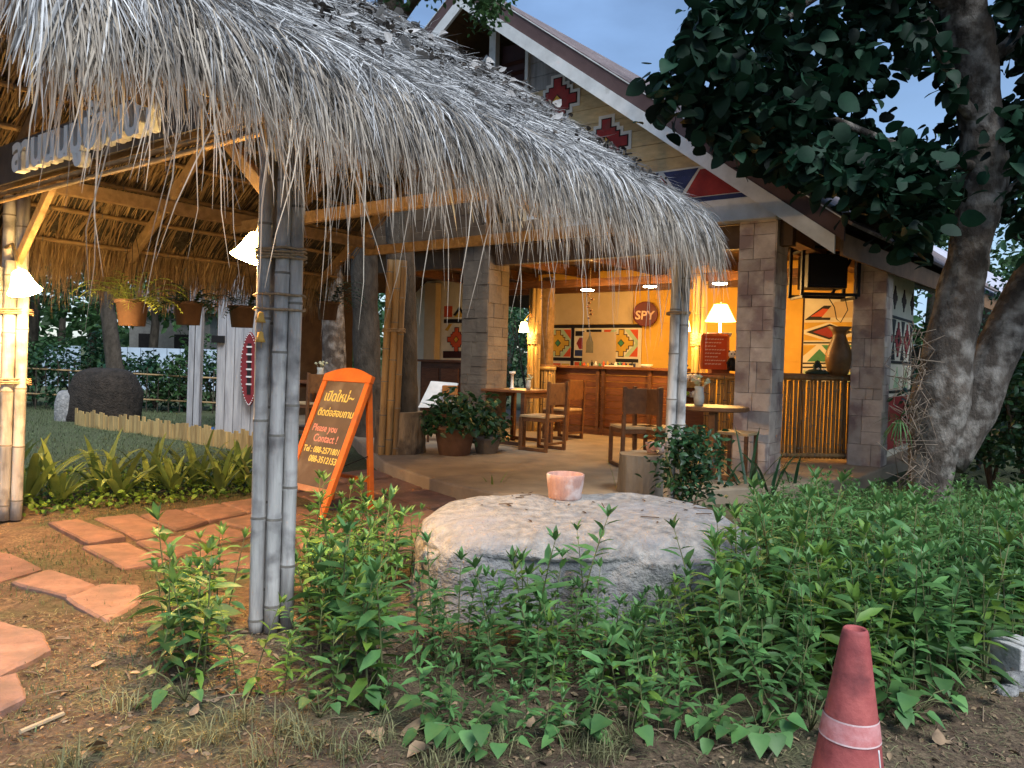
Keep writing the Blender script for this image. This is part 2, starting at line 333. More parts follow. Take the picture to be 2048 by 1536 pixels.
def lamp_light(name, loc, watts, col=(1, .55, .16), rad=.05, parent=None):
    ld = bpy.data.lights.new(name, 'POINT'); ld.energy = watts*LAMP; ld.color = col; ld.shadow_soft_size = rad
    o = bpy.data.objects.new(name, ld); COL.objects.link(o)
    if parent is not None: o.parent = parent; o.location = Vector(loc)-WLOC[parent.as_pointer()]
    else: o.location = loc
    return o
def text_mesh(txt, size, depth, name='lettering', bold=0.0):
    c = bpy.data.curves.new(name, 'FONT'); c.body = txt; c.size = size; c.extrude = depth; c.offset = bold; c.align_x = 'CENTER'; c.align_y = 'CENTER'; c.resolution_u = 3
    o = bpy.data.objects.new(name, c); COL.objects.link(o); bpy.context.view_layer.update()
    me = bpy.data.meshes.new_from_object(o.evaluated_get(bpy.context.evaluated_depsgraph_get()))
    bpy.data.objects.remove(o); bpy.data.curves.remove(c); return me
def put_text(txt, size, depth, mat, o, ux, uy, parent, name='lettering', bold=0.0, sx=1.0):
    me = text_mesh(txt, size, depth, name, bold); me.materials.clear(); me.materials.append(mat)
    n_ = ux.cross(uy).normalized(); off = WLOC[parent.as_pointer()]
    mw = Matrix(((ux.x*sx, uy.x, n_.x, o.x-off.x), (ux.y*sx, uy.y, n_.y, o.y-off.y), (ux.z*sx, uy.z, n_.z, o.z-off.z), (0, 0, 0, 1)))
    me.transform(mw); me.update()
    ob = bpy.data.objects.new(name, me); COL.objects.link(ob); ob.parent = parent; return ob
def culm(mb, p0, p1, r, seg=.32, n=10, wob=.004, node_mi=1, ph=None):
    """one bamboo cane with swollen nodes"""
    p0 = Vector(p0); p1 = Vector(p1); d = p1-p0; ln = d.length; d /= ln
    s0 = d.orthogonal().normalized(); s1 = d.cross(s0)
    zs = [0.0]; x = (random.random() if ph is None else ph)*seg
    nodes = []
    while x < ln-.02:
        if x > .02: nodes.append(x)
        x += seg*random.uniform(.85, 1.15)
    pts = [p0]; rs = [r]
    wx, wy = random.uniform(-wob, wob), random.uniform(-wob, wob)
    for x in nodes:
        wx += random.uniform(-wob, wob); wy += random.uniform(-wob, wob); w = s0*wx+s1*wy
        for dx, k in ((-.022, 1.0), (-.006, random.uniform(1.05, 1.12)), (.006, random.uniform(1.03, 1.08)), (.022, random.uniform(.95, .99))):
            pts.append(p0+d*(x+dx)+w); rs.append(r*k)
    pts.append(p1+s0*wx+s1*wy); rs.append(r)
    mb.tube(pts, rs, n)
    f0 = len(mb.f)-((len(pts)-1)*n+2)
    for i in range(len(nodes)):
        ring = 1+4*i+1
        for j in range(n): mb.m[f0+ring*n+j] = node_mi
def wraps(mb, c, rad_x, rad_y, ux, uy, turns, r, pitch, jit=.004):
    pts = []
    for i in range(turns*16+1):
        a = 2*math.pi*i/16
        pts.append(Vector(c)+ux*(math.cos(a)*rad_x)+uy*(math.sin(a)*rad_y)+Z*(pitch*i/16+random.uniform(-jit, jit)))
    mb.tube(pts, r, 6)
X0 = Vector((1, 0, 0))
# ------------------------------------------------------------------ ground
def gh(x, y):
    k = max(0, 1-max(0, math.hypot(x, y-5)-9)/10)
    h = k*(.035*mnoise.noise(Vector((x*.9, y*.9, 3)))+.014*mnoise.noise(Vector((x*4, y*4, 7)))+.006*mnoise.noise(Vector((x*11, y*11, 1))))
    return h+.5*max(0, (math.hypot(x, y)-45)/60)**1.5
def axis_vals(lo, hi, fine, far_lo, far_hi):
    v_ = list(np.arange(lo, hi, fine)); s_ = fine; x = hi
    while x < far_hi: v_.append(x); s_ *= 1.28; x += s_
    v_.append(far_hi); s_ = fine; x = lo-fine
    while x > far_lo: v_.insert(0, x); s_ *= 1.28; x -= s_
    v_.insert(0, far_lo); return v_
gx = axis_vals(-4.2, 4.6, .07, -220, 220); gy = axis_vals(1.2, 8.5, .07, -120, 320)
mb = MB(); nx = len(gx)
for y in gy:
    for x in gx: mb.v.append((x, y, gh(x, y)))
for j in range(len(gy)-1):
    for i in range(nx-1): mb.f.append([j*nx+i, j*nx+i+1, (j+1)*nx+i+1, (j+1)*nx+i]); mb.m.append(0)
gm = bpy.data.materials.new('soil_ground'); gm.use_nodes = True
n = gm.node_tree.nodes; l = gm.node_tree.links; b = n['Principled BSDF']; b.inputs['Roughness'].default_value = .95; b.inputs['Specular IOR Level'].default_value = .1
t = n.new('ShaderNodeTexCoord')
def nz(sc, det=6, rough=.6):
    q = n.new('ShaderNodeTexNoise'); q.inputs['Scale'].default_value = sc; q.inputs['Detail'].default_value = det; q.inputs['Roughness'].default_value = rough
    l.new(t.outputs['Object'], q.inputs['Vector']); return q.outputs[0]
def rmp(inp, a, b_, ca, cb):
    q = n.new('ShaderNodeValToRGB'); q.color_ramp.elements[0].position = a; q.color_ramp.elements[1].position = b_
    q.color_ramp.elements[0].color = (*ca, 1); q.color_ramp.elements[1].color = (*cb, 1); l.new(inp, q.inputs[0]); return q.outputs[0]
def mixc(f, a, b_):
    q = n.new('ShaderNodeMix'); q.data_type = 'RGBA'; l.new(f, q.inputs[0]); l.new(a, q.inputs[6]); l.new(b_, q.inputs[7]); return q.outputs[2]
soil = rmp(nz(14), .3, .7, (.05, .035, .025), (.19, .13, .088))
soil2 = rmp(nz(60, 4), .35, .72, (.07, .05, .035), (.30, .215, .13))
litter = mixc(rmp(nz(5), .42, .6, (0, 0, 0), (1, 1, 1)), soil, soil2)
green = rmp(nz(40), .3, .7, (.045, .055, .025), (.13, .14, .075))
g_near = mixc(rmp(nz(1.4), .50, .62, (0, 0, 0), (.75, .75, .75)), litter, green)
sx = n.new('ShaderNodeSeparateXYZ'); l.new(t.outputs['Object'], sx.inputs[0])
mr = n.new('ShaderNodeMapRange'); mr.inputs['From Min'].default_value = 6.0; mr.inputs['From Max'].default_value = 8.0; l.new(sx.outputs['Y'], mr.inputs[0])
l.new(mixc(mr.outputs[0], g_near, green), b.inputs['Base Color'])
bp = n.new('ShaderNodeBump'); bp.inputs['Strength'].default_value = .9; bp.inputs['Distance'].default_value = .03
l.new(nz(35, 8, .7), bp.inputs['Height']); l.new(bp.outputs[0], b.inputs['Normal'])
gme = mb.mesh('ground', gm, None, True); ground = bpy.data.objects.new('ground', gme); COL.objects.link(ground); ground['kind'] = 'structure'
# ------------------------------------------------------------------ flagstone path
SLABS = [[(102, 1046), (156, 1041), (244, 1071), (176, 1084)], [(195, 1035), (268, 1027), (337, 1061), (273, 1072)], [(286, 1030), (352, 1019), (410, 1040), (352, 1057)],
 [(371, 1018), (435, 1009), (488, 1024), (420, 1039)], [(448, 1005), (530, 994), (575, 1008), (498, 1022)], [(171, 1090), (254, 1083), (325, 1117), (244, 1128)],
 [(278, 1080), (361, 1068), (405, 1088), (337, 1112)], [(372, 1112), (428, 1096), (520, 1112), (500, 1135), (390, 1132)], [(374, 1063), (430, 1046), (500, 1066), (428, 1085)],
 [(445, 1042), (505, 1028), (580, 1045), (515, 1062)], [(-60, 1100), (20, 1107), (76, 1132), (0, 1156), (-80, 1140)], [(29, 1163), (98, 1139), (185, 1168), (132, 1190)],
 [(139, 1193), (205, 1166), (273, 1168), (278, 1195), (215, 1237)], [(-90, 1235), (0, 1244), (73, 1264), (93, 1293), (0, 1342), (-120, 1330)], [(-150, 1385), (30, 1345), (45, 1390), (-60, 1440)],
 [(595, 985), (690, 968), (760, 990), (650, 1008)], [(700, 966), (790, 955), (850, 972), (770, 988)], [(660, 1012), (770, 993), (850, 1015), (740, 1040)], [(780, 990), (870, 973), (930, 988), (862, 1012)],
 [(760, 1050), (855, 1020), (905, 1032), (850, 1090), (775, 1085)], [(650, 950), (740, 938), (785, 952), (690, 963)], [(540, 960), (640, 952), (685, 965), (585, 982)], [(510, 1028), (590, 1012), (650, 1030), (560, 1050)],
 [(590, 1060), (660, 1036), (735, 1046), (690, 1085), (610, 1090)], [(760, 935), (835, 922), (870, 946), (800, 953)]]
path = empty('path', (0, 0, 0)); path['kind'] = 'structure'
for i, poly in enumerate(SLABS):
    ps = [gp(u, v_, .03) for u, v_ in poly]; c = sum(ps, Vector())/len(ps); k = len(ps)
    ring = []
    for j in range(k):
        p, q = ps[j], ps[(j+1) % k]
        for s_ in (0, .12, .3, .5, .7, .88):
            w = p.lerp(q, s_); w = c+(w-c)*(1.09 if s_ == 0 else 1.10+.05*mnoise.noise(w*7)+random.uniform(-.012, .012)); ring.append(w)
    m = MB(); K = len(ring); zt = .020+random.uniform(-.006, .010)
    top = [Vector((p.x, p.y, zt-.004+.010*mnoise.noise(p*6))) for p in ring]; inn = [c+(p-c)*.93+Z*(0) for p in top]
    inn = [Vector((p.x, p.y, zt+.008+.006*mnoise.noise(p*6))) for p in inn]; bot = [Vector((p.x, p.y, -.05)) for p in ring]
    cc = Vector((c.x, c.y, zt+.01))
    m.add(bot+top+inn+[cc], [(j, (j+1) % K, K+(j+1) % K, K+j) for j in range(K)]+[(K+j, K+(j+1) % K, 2*K+(j+1) % K, 2*K+j) for j in range(K)]+[(2*K+j, 2*K+(j+1) % K, 3*K) for j in range(K)])
    m.build('flagstone', terracotta, path, smooth=False)
# ------------------------------------------------------------------ thatched canopy
A0, A1 = .97, 6.05            # front and far end along its axis
QR, QE, QL = -4.85, -2.45, -7.25
ZR, ZE = 4.06, 2.36
KS = (ZR-ZE)/(QE-QR)
def zt_(q): return ZR-KS*abs(q-QR)
canopy = empty('thatched_canopy', aq(3.5, QR, 0), 'long open canopy of grey weathered thatch on bamboo posts over the flagstone path', 'canopy')
COFF = np.array(WLOC[canopy.as_pointer()])
SQ = math.sqrt(1+KS*KS)
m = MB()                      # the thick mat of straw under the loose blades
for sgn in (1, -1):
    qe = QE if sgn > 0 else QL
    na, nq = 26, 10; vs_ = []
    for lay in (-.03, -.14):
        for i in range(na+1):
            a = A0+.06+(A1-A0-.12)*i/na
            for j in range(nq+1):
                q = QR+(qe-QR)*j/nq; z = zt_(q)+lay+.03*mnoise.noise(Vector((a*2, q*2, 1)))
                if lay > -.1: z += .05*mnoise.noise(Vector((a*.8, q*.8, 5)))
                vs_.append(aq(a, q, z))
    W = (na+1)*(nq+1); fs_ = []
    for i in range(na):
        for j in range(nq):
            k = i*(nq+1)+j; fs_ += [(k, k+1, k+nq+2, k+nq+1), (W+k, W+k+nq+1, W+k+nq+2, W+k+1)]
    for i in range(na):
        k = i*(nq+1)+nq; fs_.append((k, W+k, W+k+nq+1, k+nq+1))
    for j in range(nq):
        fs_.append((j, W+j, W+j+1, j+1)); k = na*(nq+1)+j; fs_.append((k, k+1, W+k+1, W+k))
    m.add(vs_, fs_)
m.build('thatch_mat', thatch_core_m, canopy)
av = np.array(A2); qv = np.array(Q2); zv = np.array([0, 0, 1.])
def blades(n, a_rng, q_fn, sgn, lift, ln_rng, wid, seed, droop_w=.35, aj=.22, k=6, under=False, gust=.04, lean=None):
    g = np.random.default_rng(seed)
    a = g.uniform(*a_rng, n); q = q_fn(g, n); ln = g.uniform(*ln_rng, n)
    h = g.uniform(*lift, n)
    hum = np.array([.05*mnoise.noise(Vector((x*.8, y*.8, 5))) for x, y in zip(a, q)])
    P = np.empty((n, k, 3)); p = a[:, None]*av+q[:, None]*qv+(ZR-KS*np.abs(q-QR)+h+hum)[:, None]*zv
    sl = (sgn*qv-KS*zv)/SQ; nrm_ = (sgn*qv*KS+zv)/SQ
    T1 = np.random.default_rng(3).normal(size=(400, 80)); T2 = np.random.default_rng(4).random((400, 80)); ci = (np.floor(a/.06+g.normal(size=n)*.35).astype(int)) % 400; cj = np.floor(q/.19+ci*.37).astype(int) % 80
    p = p+(T2[ci, cj]*.065)[:, None]*zv
    ja = g.normal(size=n)*aj*.7+T1[ci, cj]*aj*.9; jn = g.normal(size=n)*.05; jw = g.normal(size=(n, 3))*gust
    P[:, 0] = p; qq = q.copy(); qe = QE if sgn > 0 else QL
    prev = None
    for i in range(1, k):
        over = np.clip(((qq-qe)*sgn+droop_w*.6)/droop_w, 0, 1)[:, None]
        d = norm(sl*(1-over)+(-zv)*over*1.05+av*ja[:, None]*(1-.5*over)+nrm_*jn[:, None]*(1-over)+jw+g.normal(size=(n, 3))*gust*.6)
        if lean is not None: d = norm(d+np.array(lean))
        p = p+d*(ln/(k-1))[:, None]; P[:, i] = p; qq = p @ qv
    d0 = norm(P[:, -1]-P[:, 0]); w = norm(np.cross(d0, nrm_+g.normal(size=(n, 3))*.5)); ww = g.uniform(*wid, n)*.5
    taper = np.array([.8, 1, 1, .9, .65, .15])[:k]
    W = w[:, None, :]*ww[:, None, None]*taper[None, :, None]
    return ribbons(P, W)
def slope_q(sgn, lo, hi):
    qe = QE if sgn > 0 else QL
    return lambda g, n: QR+(qe-QR)*g.uniform(lo, hi, n)
def thatch_part(name, lst, mat):
    Vs, Qs, o = [], [], 0
    for V, Q in lst: Vs.append(V); Qs.append(Q+o); o += len(V)
    ob = np_obj(name, np_mesh(name, np.concatenate(Vs), np.concatenate(Qs), mat, COFF), parent=canopy); ob['kind'] = 'stuff'; return ob
thatch_part('thatch', [blades(46000, (A0, A1), slope_q(1, -.02, .93), 1, (-.02, .07), (.26, .58), (.003, .0075), 11, aj=.30, gust=.07),
                       blades(12000, (A0, A1), slope_q(1, .0, .95), 1, (.03, .11), (.10, .34), (.003, .0075), 12, aj=.75, gust=.2),
                       blades(9000, (A0, A1), slope_q(-1, 0, .95), -1, (-.02, .07), (.35, .7), (.008, .016), 13),
                       blades(1800, (A0, A1), slope_q(1, -.05, .04), 1, (.02, .09), (.3, .6), (.005, .011), 14, aj=.8),
                       blades(3800, (A0-.02, A0+.22), slope_q(1, .0, 1.0), 1, (-.12, .05), (.2, .36), (.004, .008), 15, aj=.25, lean=(-.14, -.18, -.2))], thatch_m)
thatch_part('eave_fringe', [blades(13000, (A0, A1), slope_q(1, .78, .98), 1, (-.06, .05), (.27, .48), (.003, .008), 21, droop_w=.42),
                            blades(2200, (A0, A1), slope_q(1, .86, 1.0), 1, (-.10, .03), (.36, .66), (.003, .007), 22, droop_w=.3, gust=.07),
                            blades(420, (A0-.02, A0+.12), slope_q(1, .3, 1.0), 1, (-.14, -.02), (.25, .5), (.004, .008), 23, lean=(-.1, -.13, -1.2))], fringe_m)
thatch_part('hanging_strand', [blades(90, (A0, A1), slope_q(1, .93, 1.0), 1, (-.1, 0), (.75, 1.1), (.004, .006), 24, droop_w=.25, gust=.11)], fringe_m)
thatch_part('straw_lining', [blades(7000, (A0, A1), slope_q(-1, .02, .95), -1, (-.18, -.14), (.3, .6), (.008, .016), 31, aj=.1),
                             blades(5000, (A0, A1), slope_q(1, .02, .92), 1, (-.18, -.14), (.3, .6), (.008, .016), 32, aj=.1),
                             blades(7000, (A0, A1), slope_q(-1, .82, 1.0), -1, (-.14, .04), (.42, .72), (.006, .012), 33, droop_w=.4)], thatch_under_m)
# bamboo purlins, rafters, ridge pole
for sgn in (1, -1):
    qe = QE if sgn > 0 else QL
    for i in range(8):
        q = QR+(qe-QR)*(.08+.125*i); m = MB()
        culm(m, aq(A0+.03, q, zt_(q)-.20), aq(A1-.05, q+random.uniform(-.03, .03), zt_(q)-.20), .021, seg=.4, n=7)
        m.build('purlin', [bamboo_roof, node_m], canopy, True)
    for a in (A0+.35, 2.35, 3.6, 4.85, A1-.25):
        m = MB(); q0 = QR+(qe-QR)*.01; q1 = QR+(qe-QR)*.97
        m.beam(aq(a, q0, zt_(q0)-.265), aq(a, q1, zt_(q1)-.265), .05, .085); m.build('rafter', rafter_m, canopy, bevel=.006)
m = MB(); culm(m, aq(A0+.02, QR, ZR-.33), aq(A1, QR, ZR-.33), .045, seg=.45); m.build('ridge_pole', [bamboo_roof, node_m], canopy, True)
QP1, QP0 = -3.186, -6.46
for q in (QP1, QP0):
    m = MB(); z = zt_(q)-.36; m.beam(aq(A0+.3, q, z), aq(A1-.1, q, z), .07, .11); m.build('eave_beam', rafter_m, canopy, bevel=.006)
for a in (2.32, 4.3, 6.0):
    m = MB(); m.beam(aq(a, QP1+.15, 2.50), aq(a, QP0-.15, 2.50), .06, .10); m.build('tie_beam', rafter_m, canopy, bevel=.006)
    m = MB(); m.beam(aq(a+.03, QR, 2.55), aq(a+.03, QR, ZR-.36), .06, .06, A2); m.build('king_post', rafter_m, canopy, bevel=.005)
for q, dq in ((QP1, -.6), (QP0, .6)):
    for a in (2.32,):
        m = MB(); m.beam(aq(a+.08, q, 1.95), aq(a+.08, q+dq, 2.47), .045, .07); m.build('brace', rafter_m, canopy, bevel=.005)
for z in (2.405, 2.355):
    m = MB(); culm(m, aq(2.22, QP1+.3, z), aq(2.22, QP0-.3, z-.01), .016, n=7, seg=.5); m.build('tie_cane', [bamboo_roof, node_m], canopy, True)
# posts: bundles of bamboo lashed with rope
def post(base, top, cans, tie_zs, mat, rad):
    pe = empty('post', None, parent=canopy)
    base = Vector(base); top = Vector(top)
    ux = Vector((1, .25, 0)).normalized(); uy = Vector((-.25, 1, 0)).normalized()
    for dx, dy, dz, r in cans:
        m = MB(); culm(m, base+ux*dx+uy*dy, top+ux*dx*1.0+uy*dy+Z*dz, r, n=12, seg=.42, wob=.0025); m.build('bamboo_cane', [mat, node_m], pe, True)
    for z, turns, pit in tie_zs:
        f = (z-base.z)/(top.z-base.z); c = base.lerp(top, f); m = MB()
        wraps(m, c+uy*rad[2], rad[0], rad[1], ux, uy, turns, .006, pit); m.build('rope_lashing', rope_m, pe, True)
    return pe
P1 = gp(541, 1262); P1t = at(567, 330, P1.y+.02)
post(P1, P1t+Z*.15, [(-.066, 0, 0, .0335), (.002, -.008, 0, .034), (.070, 0, 0, .033), (-.04, .058, 0, .032), (.036, .060, 0, .032)],
     [(1.74, 4, .014), (1.575, 1, .006), (1.515, 1, -.004), (.9, 0, 0)][:3], bamboo_grey, (.115, .082, .028))
P0 = aq(2.37, QP0-.02, 0)-Vector((.05, 0, 0))
post(P0, P0+Z*2.45+Vector((.05, 0, 0)), [(-.085, 0, -.55, .042), (0, -.01, -.5, .043), (.078, 0, -.62, .040), (-.04, .075, 0, .045), (.05, .075, 0, .045)],
     [(1.55, 3, .014), (1.02, 3, .016)], bamboo_grey, (.145, .10, .035))
P3 = at(1350, 860, 6.45); P3.z = 0
post(P3, at(1364, 540, 6.45)+Z*.25, [(-.045, 0, 0, .042), (.045, .01, 0, .043), (.0, .075, 0, .04)], [(1.72, 2, .014)], bamboo_grey, (.10, .085, .03))
P2 = at(776, 900, 9.1); P2.z = 0
post(P2, P2+Z*2.45+X0*.06, [(-.08, 0, 0, .042), (0, -.01, 0, .043), (.08, 0, 0, .042)], [(1.6, 3, .014)], bamboo_brown, (.135, .07, 0))
# name board with thick white letters on the front tie beam
sb = empty('canopy_name_board', aq(2.16, -5.2, 2.43), 'dark board with thick white letters across the canopy front', 'sign')
m = MB(); m.box(aq(2.20, -4.95, 2.58), (2.6, .025, .27), Q2, A2); m.build('board', M('dark_board', (.10, .085, .075), (.06, .05, .045), scale=6, bump=.2), sb)
put_text('ลานนนปู', .30, .028, foam_m, aq(2.155, -5.33, 2.575), Q2, Z, sb, 'lettering', .012)
put_text('บ้านนา', .30, .028, foam_m, aq(2.155, -4.42, 2.58), Q2, Z, sb, 'lettering', .012)
# fallen leaves caught on the thatch
lf = []
for i in range(5):
    m = MB(); m.leaf((0, 0, 0), (1, 0, .1), Z, .13, .10, bend=random.uniform(-.5, .5), fold=random.uniform(-.8, .9), st=((.15, .6), (.4, 1), (.7, .8))); lf.append(m.mesh('fallen_leaf', dryleaf_m, None, True))
g = random.Random(5)
gd = np.random.default_rng(44); nd = 2600; ad = gd.uniform(A0+.5, A1, nd); qd = QR+(QE-QR)*gd.beta(1.2, 2.0, nd)*.9; kd = np.array([mnoise.noise(Vector((x*1.7, y*1.7, 9))) > .02 for x, y in zip(ad, qd)]); ad, qd = ad[kd], qd[kd]
C = ad[:, None]*av+qd[:, None]*qv+(ZR-KS*np.abs(qd-QR)+.14+gd.random(len(ad))*.06)[:, None]*zv
V, Q, T = leaf_cloud(C, gd.uniform(.02, .075, len(C)), .55, .5, 45); o = np_obj('leaf_debris', np_mesh('leaf_debris', V, Q, M('rotting_leaf', (.075, .06, .05), (.03, .025, .02), island=.6, bump=0), COFF, tris=T), parent=canopy); o['kind'] = 'stuff'
for i in range(110):
    a = g.uniform(1.6, A1-.1); q = QR+(QE-QR)*g.betavariate(1.5, 2.2)*.85
    o = inst(g.choice(lf), aq(a, q, zt_(q)+.165), 0, g.uniform(.5, 1.05), 'fallen_leaf')
    o.rotation_euler = (g.uniform(.3, 1.1), g.uniform(-.5, .3), g.uniform(0, 6.28))
    tag(o, 'pale dry leaf fallen on the canopy thatch', 'leaf', 'dry leaves on the thatch')
# ------------------------------------------------------------------ restaurant house
AF, QG, QRH, ZG, KH = 7.89, -2.055, -6.92, 2.439, .7337
QK = -6.69; AR = Vector((.655, .7556, 0))
def onp(u, v_, a):
    r = FW+RT*((u-1024)/F)-UP*((v_-768)/F); p = CP+r*(a/r.dot(A2)); return p.dot(Q2), p.z
def zl(q): return ZG+KH*((QG-q) if q > QRH else (q-(2*QRH-QG)))
ZRH = zl(QRH); QGL = 2*QRH-QG; NA = -A2
house = empty('restaurant_house', aq(10, QRH, 0), 'gabled open restaurant building with brown tiled roof and painted cream gable boards', 'building')
ch_ = math.sqrt(1+KH*KH)
for sgn in (1, -1):                       # lapped roof courses
    nC = 19; Lq = QG-QRH+.12
    for i in range(nC):
        q0 = QRH+sgn*Lq*i/nC; q1 = QRH+sgn*(Lq*(i+1)/nC+.05)
        z0 = ZRH-KH*abs(q0-QRH)+.375; z1 = ZRH-KH*abs(q1-QRH)+.40
        mid = (aq(12.2, q0, z0)+aq(12.2, q1, z1))/2; up = (Q2*sgn*KH+Z).normalized()
        m = MB(); p0_ = aq(AF+.02, (q0+q1)/2, (z0+z1)/2); m.beam(p0_, p0_+AR*9.2, abs(q1-q0)*ch_, .03, up); m.build('tile_course', roof_brown, house)
    # barge boards along the front rake
    qe = QG if sgn > 0 else QGL
    for nm, lo, hi, a0, t_, mt in (('white_barge_board', 0, .18, AF-.02, .04, white_paint), ('brown_verge_board', .183, .375, AF+.0, .05, verge_m), ('verge_strip', .377, .392, AF-.01, .05, white_paint)):
        m = MB(); e = .02*sgn if nm == 'white_barge_board' else .10*sgn
        zq = lambda q: ZRH-KH*abs(q-QRH)
        pts = [(0, zq(QRH)+lo), (0, zq(QRH)+hi), (qe+e-QRH, zq(qe+e)+hi), (qe+e-QRH, zq(qe+e)+lo)]
        if sgn < 0: pts = pts[::-1]
        m.prism([(x, y) for x, y in (pts[::-1])], aq(a0+t_, QRH, 0), Q2, Z, t_); m.build(nm, mt, house)
    for i in range(16):                   # soffit boards
        q0 = QRH+sgn*(Lq-.1)*i/16; q1 = QRH+sgn*(Lq-.1)*(i+1)/16; up = (Q2*sgn*KH+Z).normalized()
        qm = (q0+q1)/2; m = MB(); p0_ = aq(AF+.08, qm, zq(qm)+.20); m.beam(p0_, p0_+AR*9, abs(q1-q0)*ch_-.006, .03, up); m.build('soffit_board', soffit_m, house)
# right eave: fascia, gutter beam, rafter ends
m = MB(); p0_ = aq(AF+.1, QG+.06, ZG+.09); m.beam(p0_, p0_+AR*9, .03, .22); m.build('eave_fascia', fascia_m, house)
for i in range(12):
    p0_ = aq(AF+.1, QG, zl(QG)+.10)+AR*(.4+i*.75); m = MB(); m.beam(p0_, p0_-Q2*1.2+Z*(1.2*KH), .06, .13); m.build('rafter', soffit_m, house)
# gable wall
AW = 8.38; GZ0 = 3.17; z = GZ0; ph = .19
while z < ZRH-.15:
    qr = QG-(z-ZG)/KH-.0; qr2 = QG-(z+ph-.006-ZG)/KH
    m = MB()
    for (l_, r0, r1, ) in ((QK+.52, qr, qr2), (None, None, None)):
        if l_ is not None and r0 > l_+.05:
            r1 = max(r1, l_+.01)
            m.prism([(l_, z), (r0, z), (r1, z+ph-.006), (l_, z+ph-.006)], aq(AW+.03, 0, 0), Q2, Z, .028+.006*((int(z*10)) % 2))
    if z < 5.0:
        ml = MB(); ml.prism([(2*QRH-qr, z), (QK-.12, z), (QK-.12, z+ph-.006), (2*QRH-qr2, z+ph-.006)], aq(AW+.03, 0, 0), Q2, Z, .028); ml.build('gable_board', soffit_m, house)  # left boards coloured dark in place of shade under the canopy
    if m.v: m.build('gable_board', white_plank if z > 4.88 else cream_board, house)
    z += ph
for q0, q1, z0, z1 in ((QK+.07, QK+.52, 4.25, 5.6), (QK-1.5, QK-.06, 4.2, 5.6)):
    m = MB(); m.prism([(q0, z0), (q1, z0), (q1, min(z1, zl(q1)+.1)), (q0, min(z1, zl(q0)+.1))], aq(AW+.05, 0, 0), Q2, Z, .03); m.build('louvre_panel', maroon_paint, house)
    for k in range(9):
        zz = z0+.1+k*.14
        if zz+.1 < min(zl(q0), zl(q1)): m = MB(); m.beam(aq(AW+.0, q0+.02, zz), aq(AW+.0, q1-.02, zz), .05, .02, Vector((.4, .5, .75))); m.build('louvre_slat', maroon_paint, house)
m = MB(); m.beam(aq(AW-.06, QK, 3.2), aq(AW-.06, QK, zl(QK)+.1), .11, .09, A2); m.build('king_post', white_paint, house)
for s_ in (1, -1):
    m = MB(); m.beam(aq(AW-.08, QK+s_*.06, 5.45), aq(AW-.08, QK+s_*.06-.8, 4.62), .10, .07, A2)
    if s_ < 0: m.build('gable_brace', white_paint, house)
m = MB(); m.beam(aq(AW-.02, QK+.54, 4.2), aq(AW-.02, QK+.54, zl(QK+.54)+.1), .05, .05, A2); m.build('panel_jamb', white_paint, house)
# painted motifs
CRQ = [(.20, 1), (.20, .62), (.44, .62), (.44, .44), (.62, .44), (.62, .20), (1, .20)]
def cross_pts(h, d=0.0):
    q = [(x*h+d, y*h+d) for x, y in CRQ]
    fl = [(x, -y) for x, y in q[::-1]]; lft = [(-x, -y) for x, y in q]; tl = [(-x, y) for x, y in q[::-1]]
    return (q+fl+lft+tl)[::-1]
def motif(par, o, ux, uy, h, main, border=None, outline=None, center=None, t0=.004, asp=1.0, name='painted_cross'):
    nn = ux.cross(uy).normalized(); t = t0
    for d, mt in ((.05*h/.28 if border else None, border), (.012*h/.28 if outline else None, outline), (-.004, main)):
        if mt is None: continue
        m = MB(); m.prism([(x, y*asp) for x, y in cross_pts(h, d)], Vector(o), ux, uy, t); m.build(name, mt, par); t += .004
    if center:
        for hh, mt in ((.30*h, outline or maroon_paint), (.24*h, center)):
            m = MB(); m.prism([(hh, 0), (0, hh*asp), (-hh, 0), (0, -hh*asp)][::1], Vector(o), ux, uy, t); m.build('painted_diamond', mt, par); t += .004
def poly(par, o, ux, uy, pts, mt, t, name='painted_shape'):
    a_ = sum(pts[i][0]*pts[(i+1) % len(pts)][1]-pts[(i+1) % len(pts)][0]*pts[i][1] for i in range(len(pts)))
    m = MB(); m.prism(pts if a_ > 0 else pts[::-1], Vector(o), ux, uy, t); return m.build(name, mt, par)
for qc, zc, h in ((*onp(1116, 203, AW), .29), (*onp(1213, 288, AW), .30), (-6.2, 3.7, .28)):
    if h: motif(house, aq(AW, qc, zc), Q2, Z, h, red_paint, white_paint, maroon_paint, gold_paint, t0=.014)
ob = aq(AW, 0, 0)
poly(house, ob, Q2, Z, [(-6.1, GZ0+.02), (-2.95, GZ0+.02), (-3.35, GZ0+.42), (-6.1, GZ0+.42)], white_paint, .014, 'painted_band')
for i in range(6):
    x = -5.9+i*.5
    if i < 5:
        poly(house, ob, Q2, Z, [(x-.22, GZ0+.40), (x+.22, GZ0+.40), (x, GZ0+.10)], blue_paint, .019, 'painted_triangle')
    poly(house, ob, Q2, Z, [(x+.04, GZ0+.07), (x+.46, GZ0+.07), (x+.25, GZ0+.37)] if i < 4 else [(x+.04-.0, GZ0+.07), (x+.9, GZ0+.07), (x+.62, GZ0+.38), (x+.24, GZ0+.38)], red_paint, .020, 'painted_triangle') if i < 5 else None
poly(house, ob, Q2, Z, [(-4.4, GZ0+.005), (-2.86, GZ0+.005), (-2.98, GZ0+.06), (-4.4, GZ0+.06)], blue_paint, .021, 'painted_band')
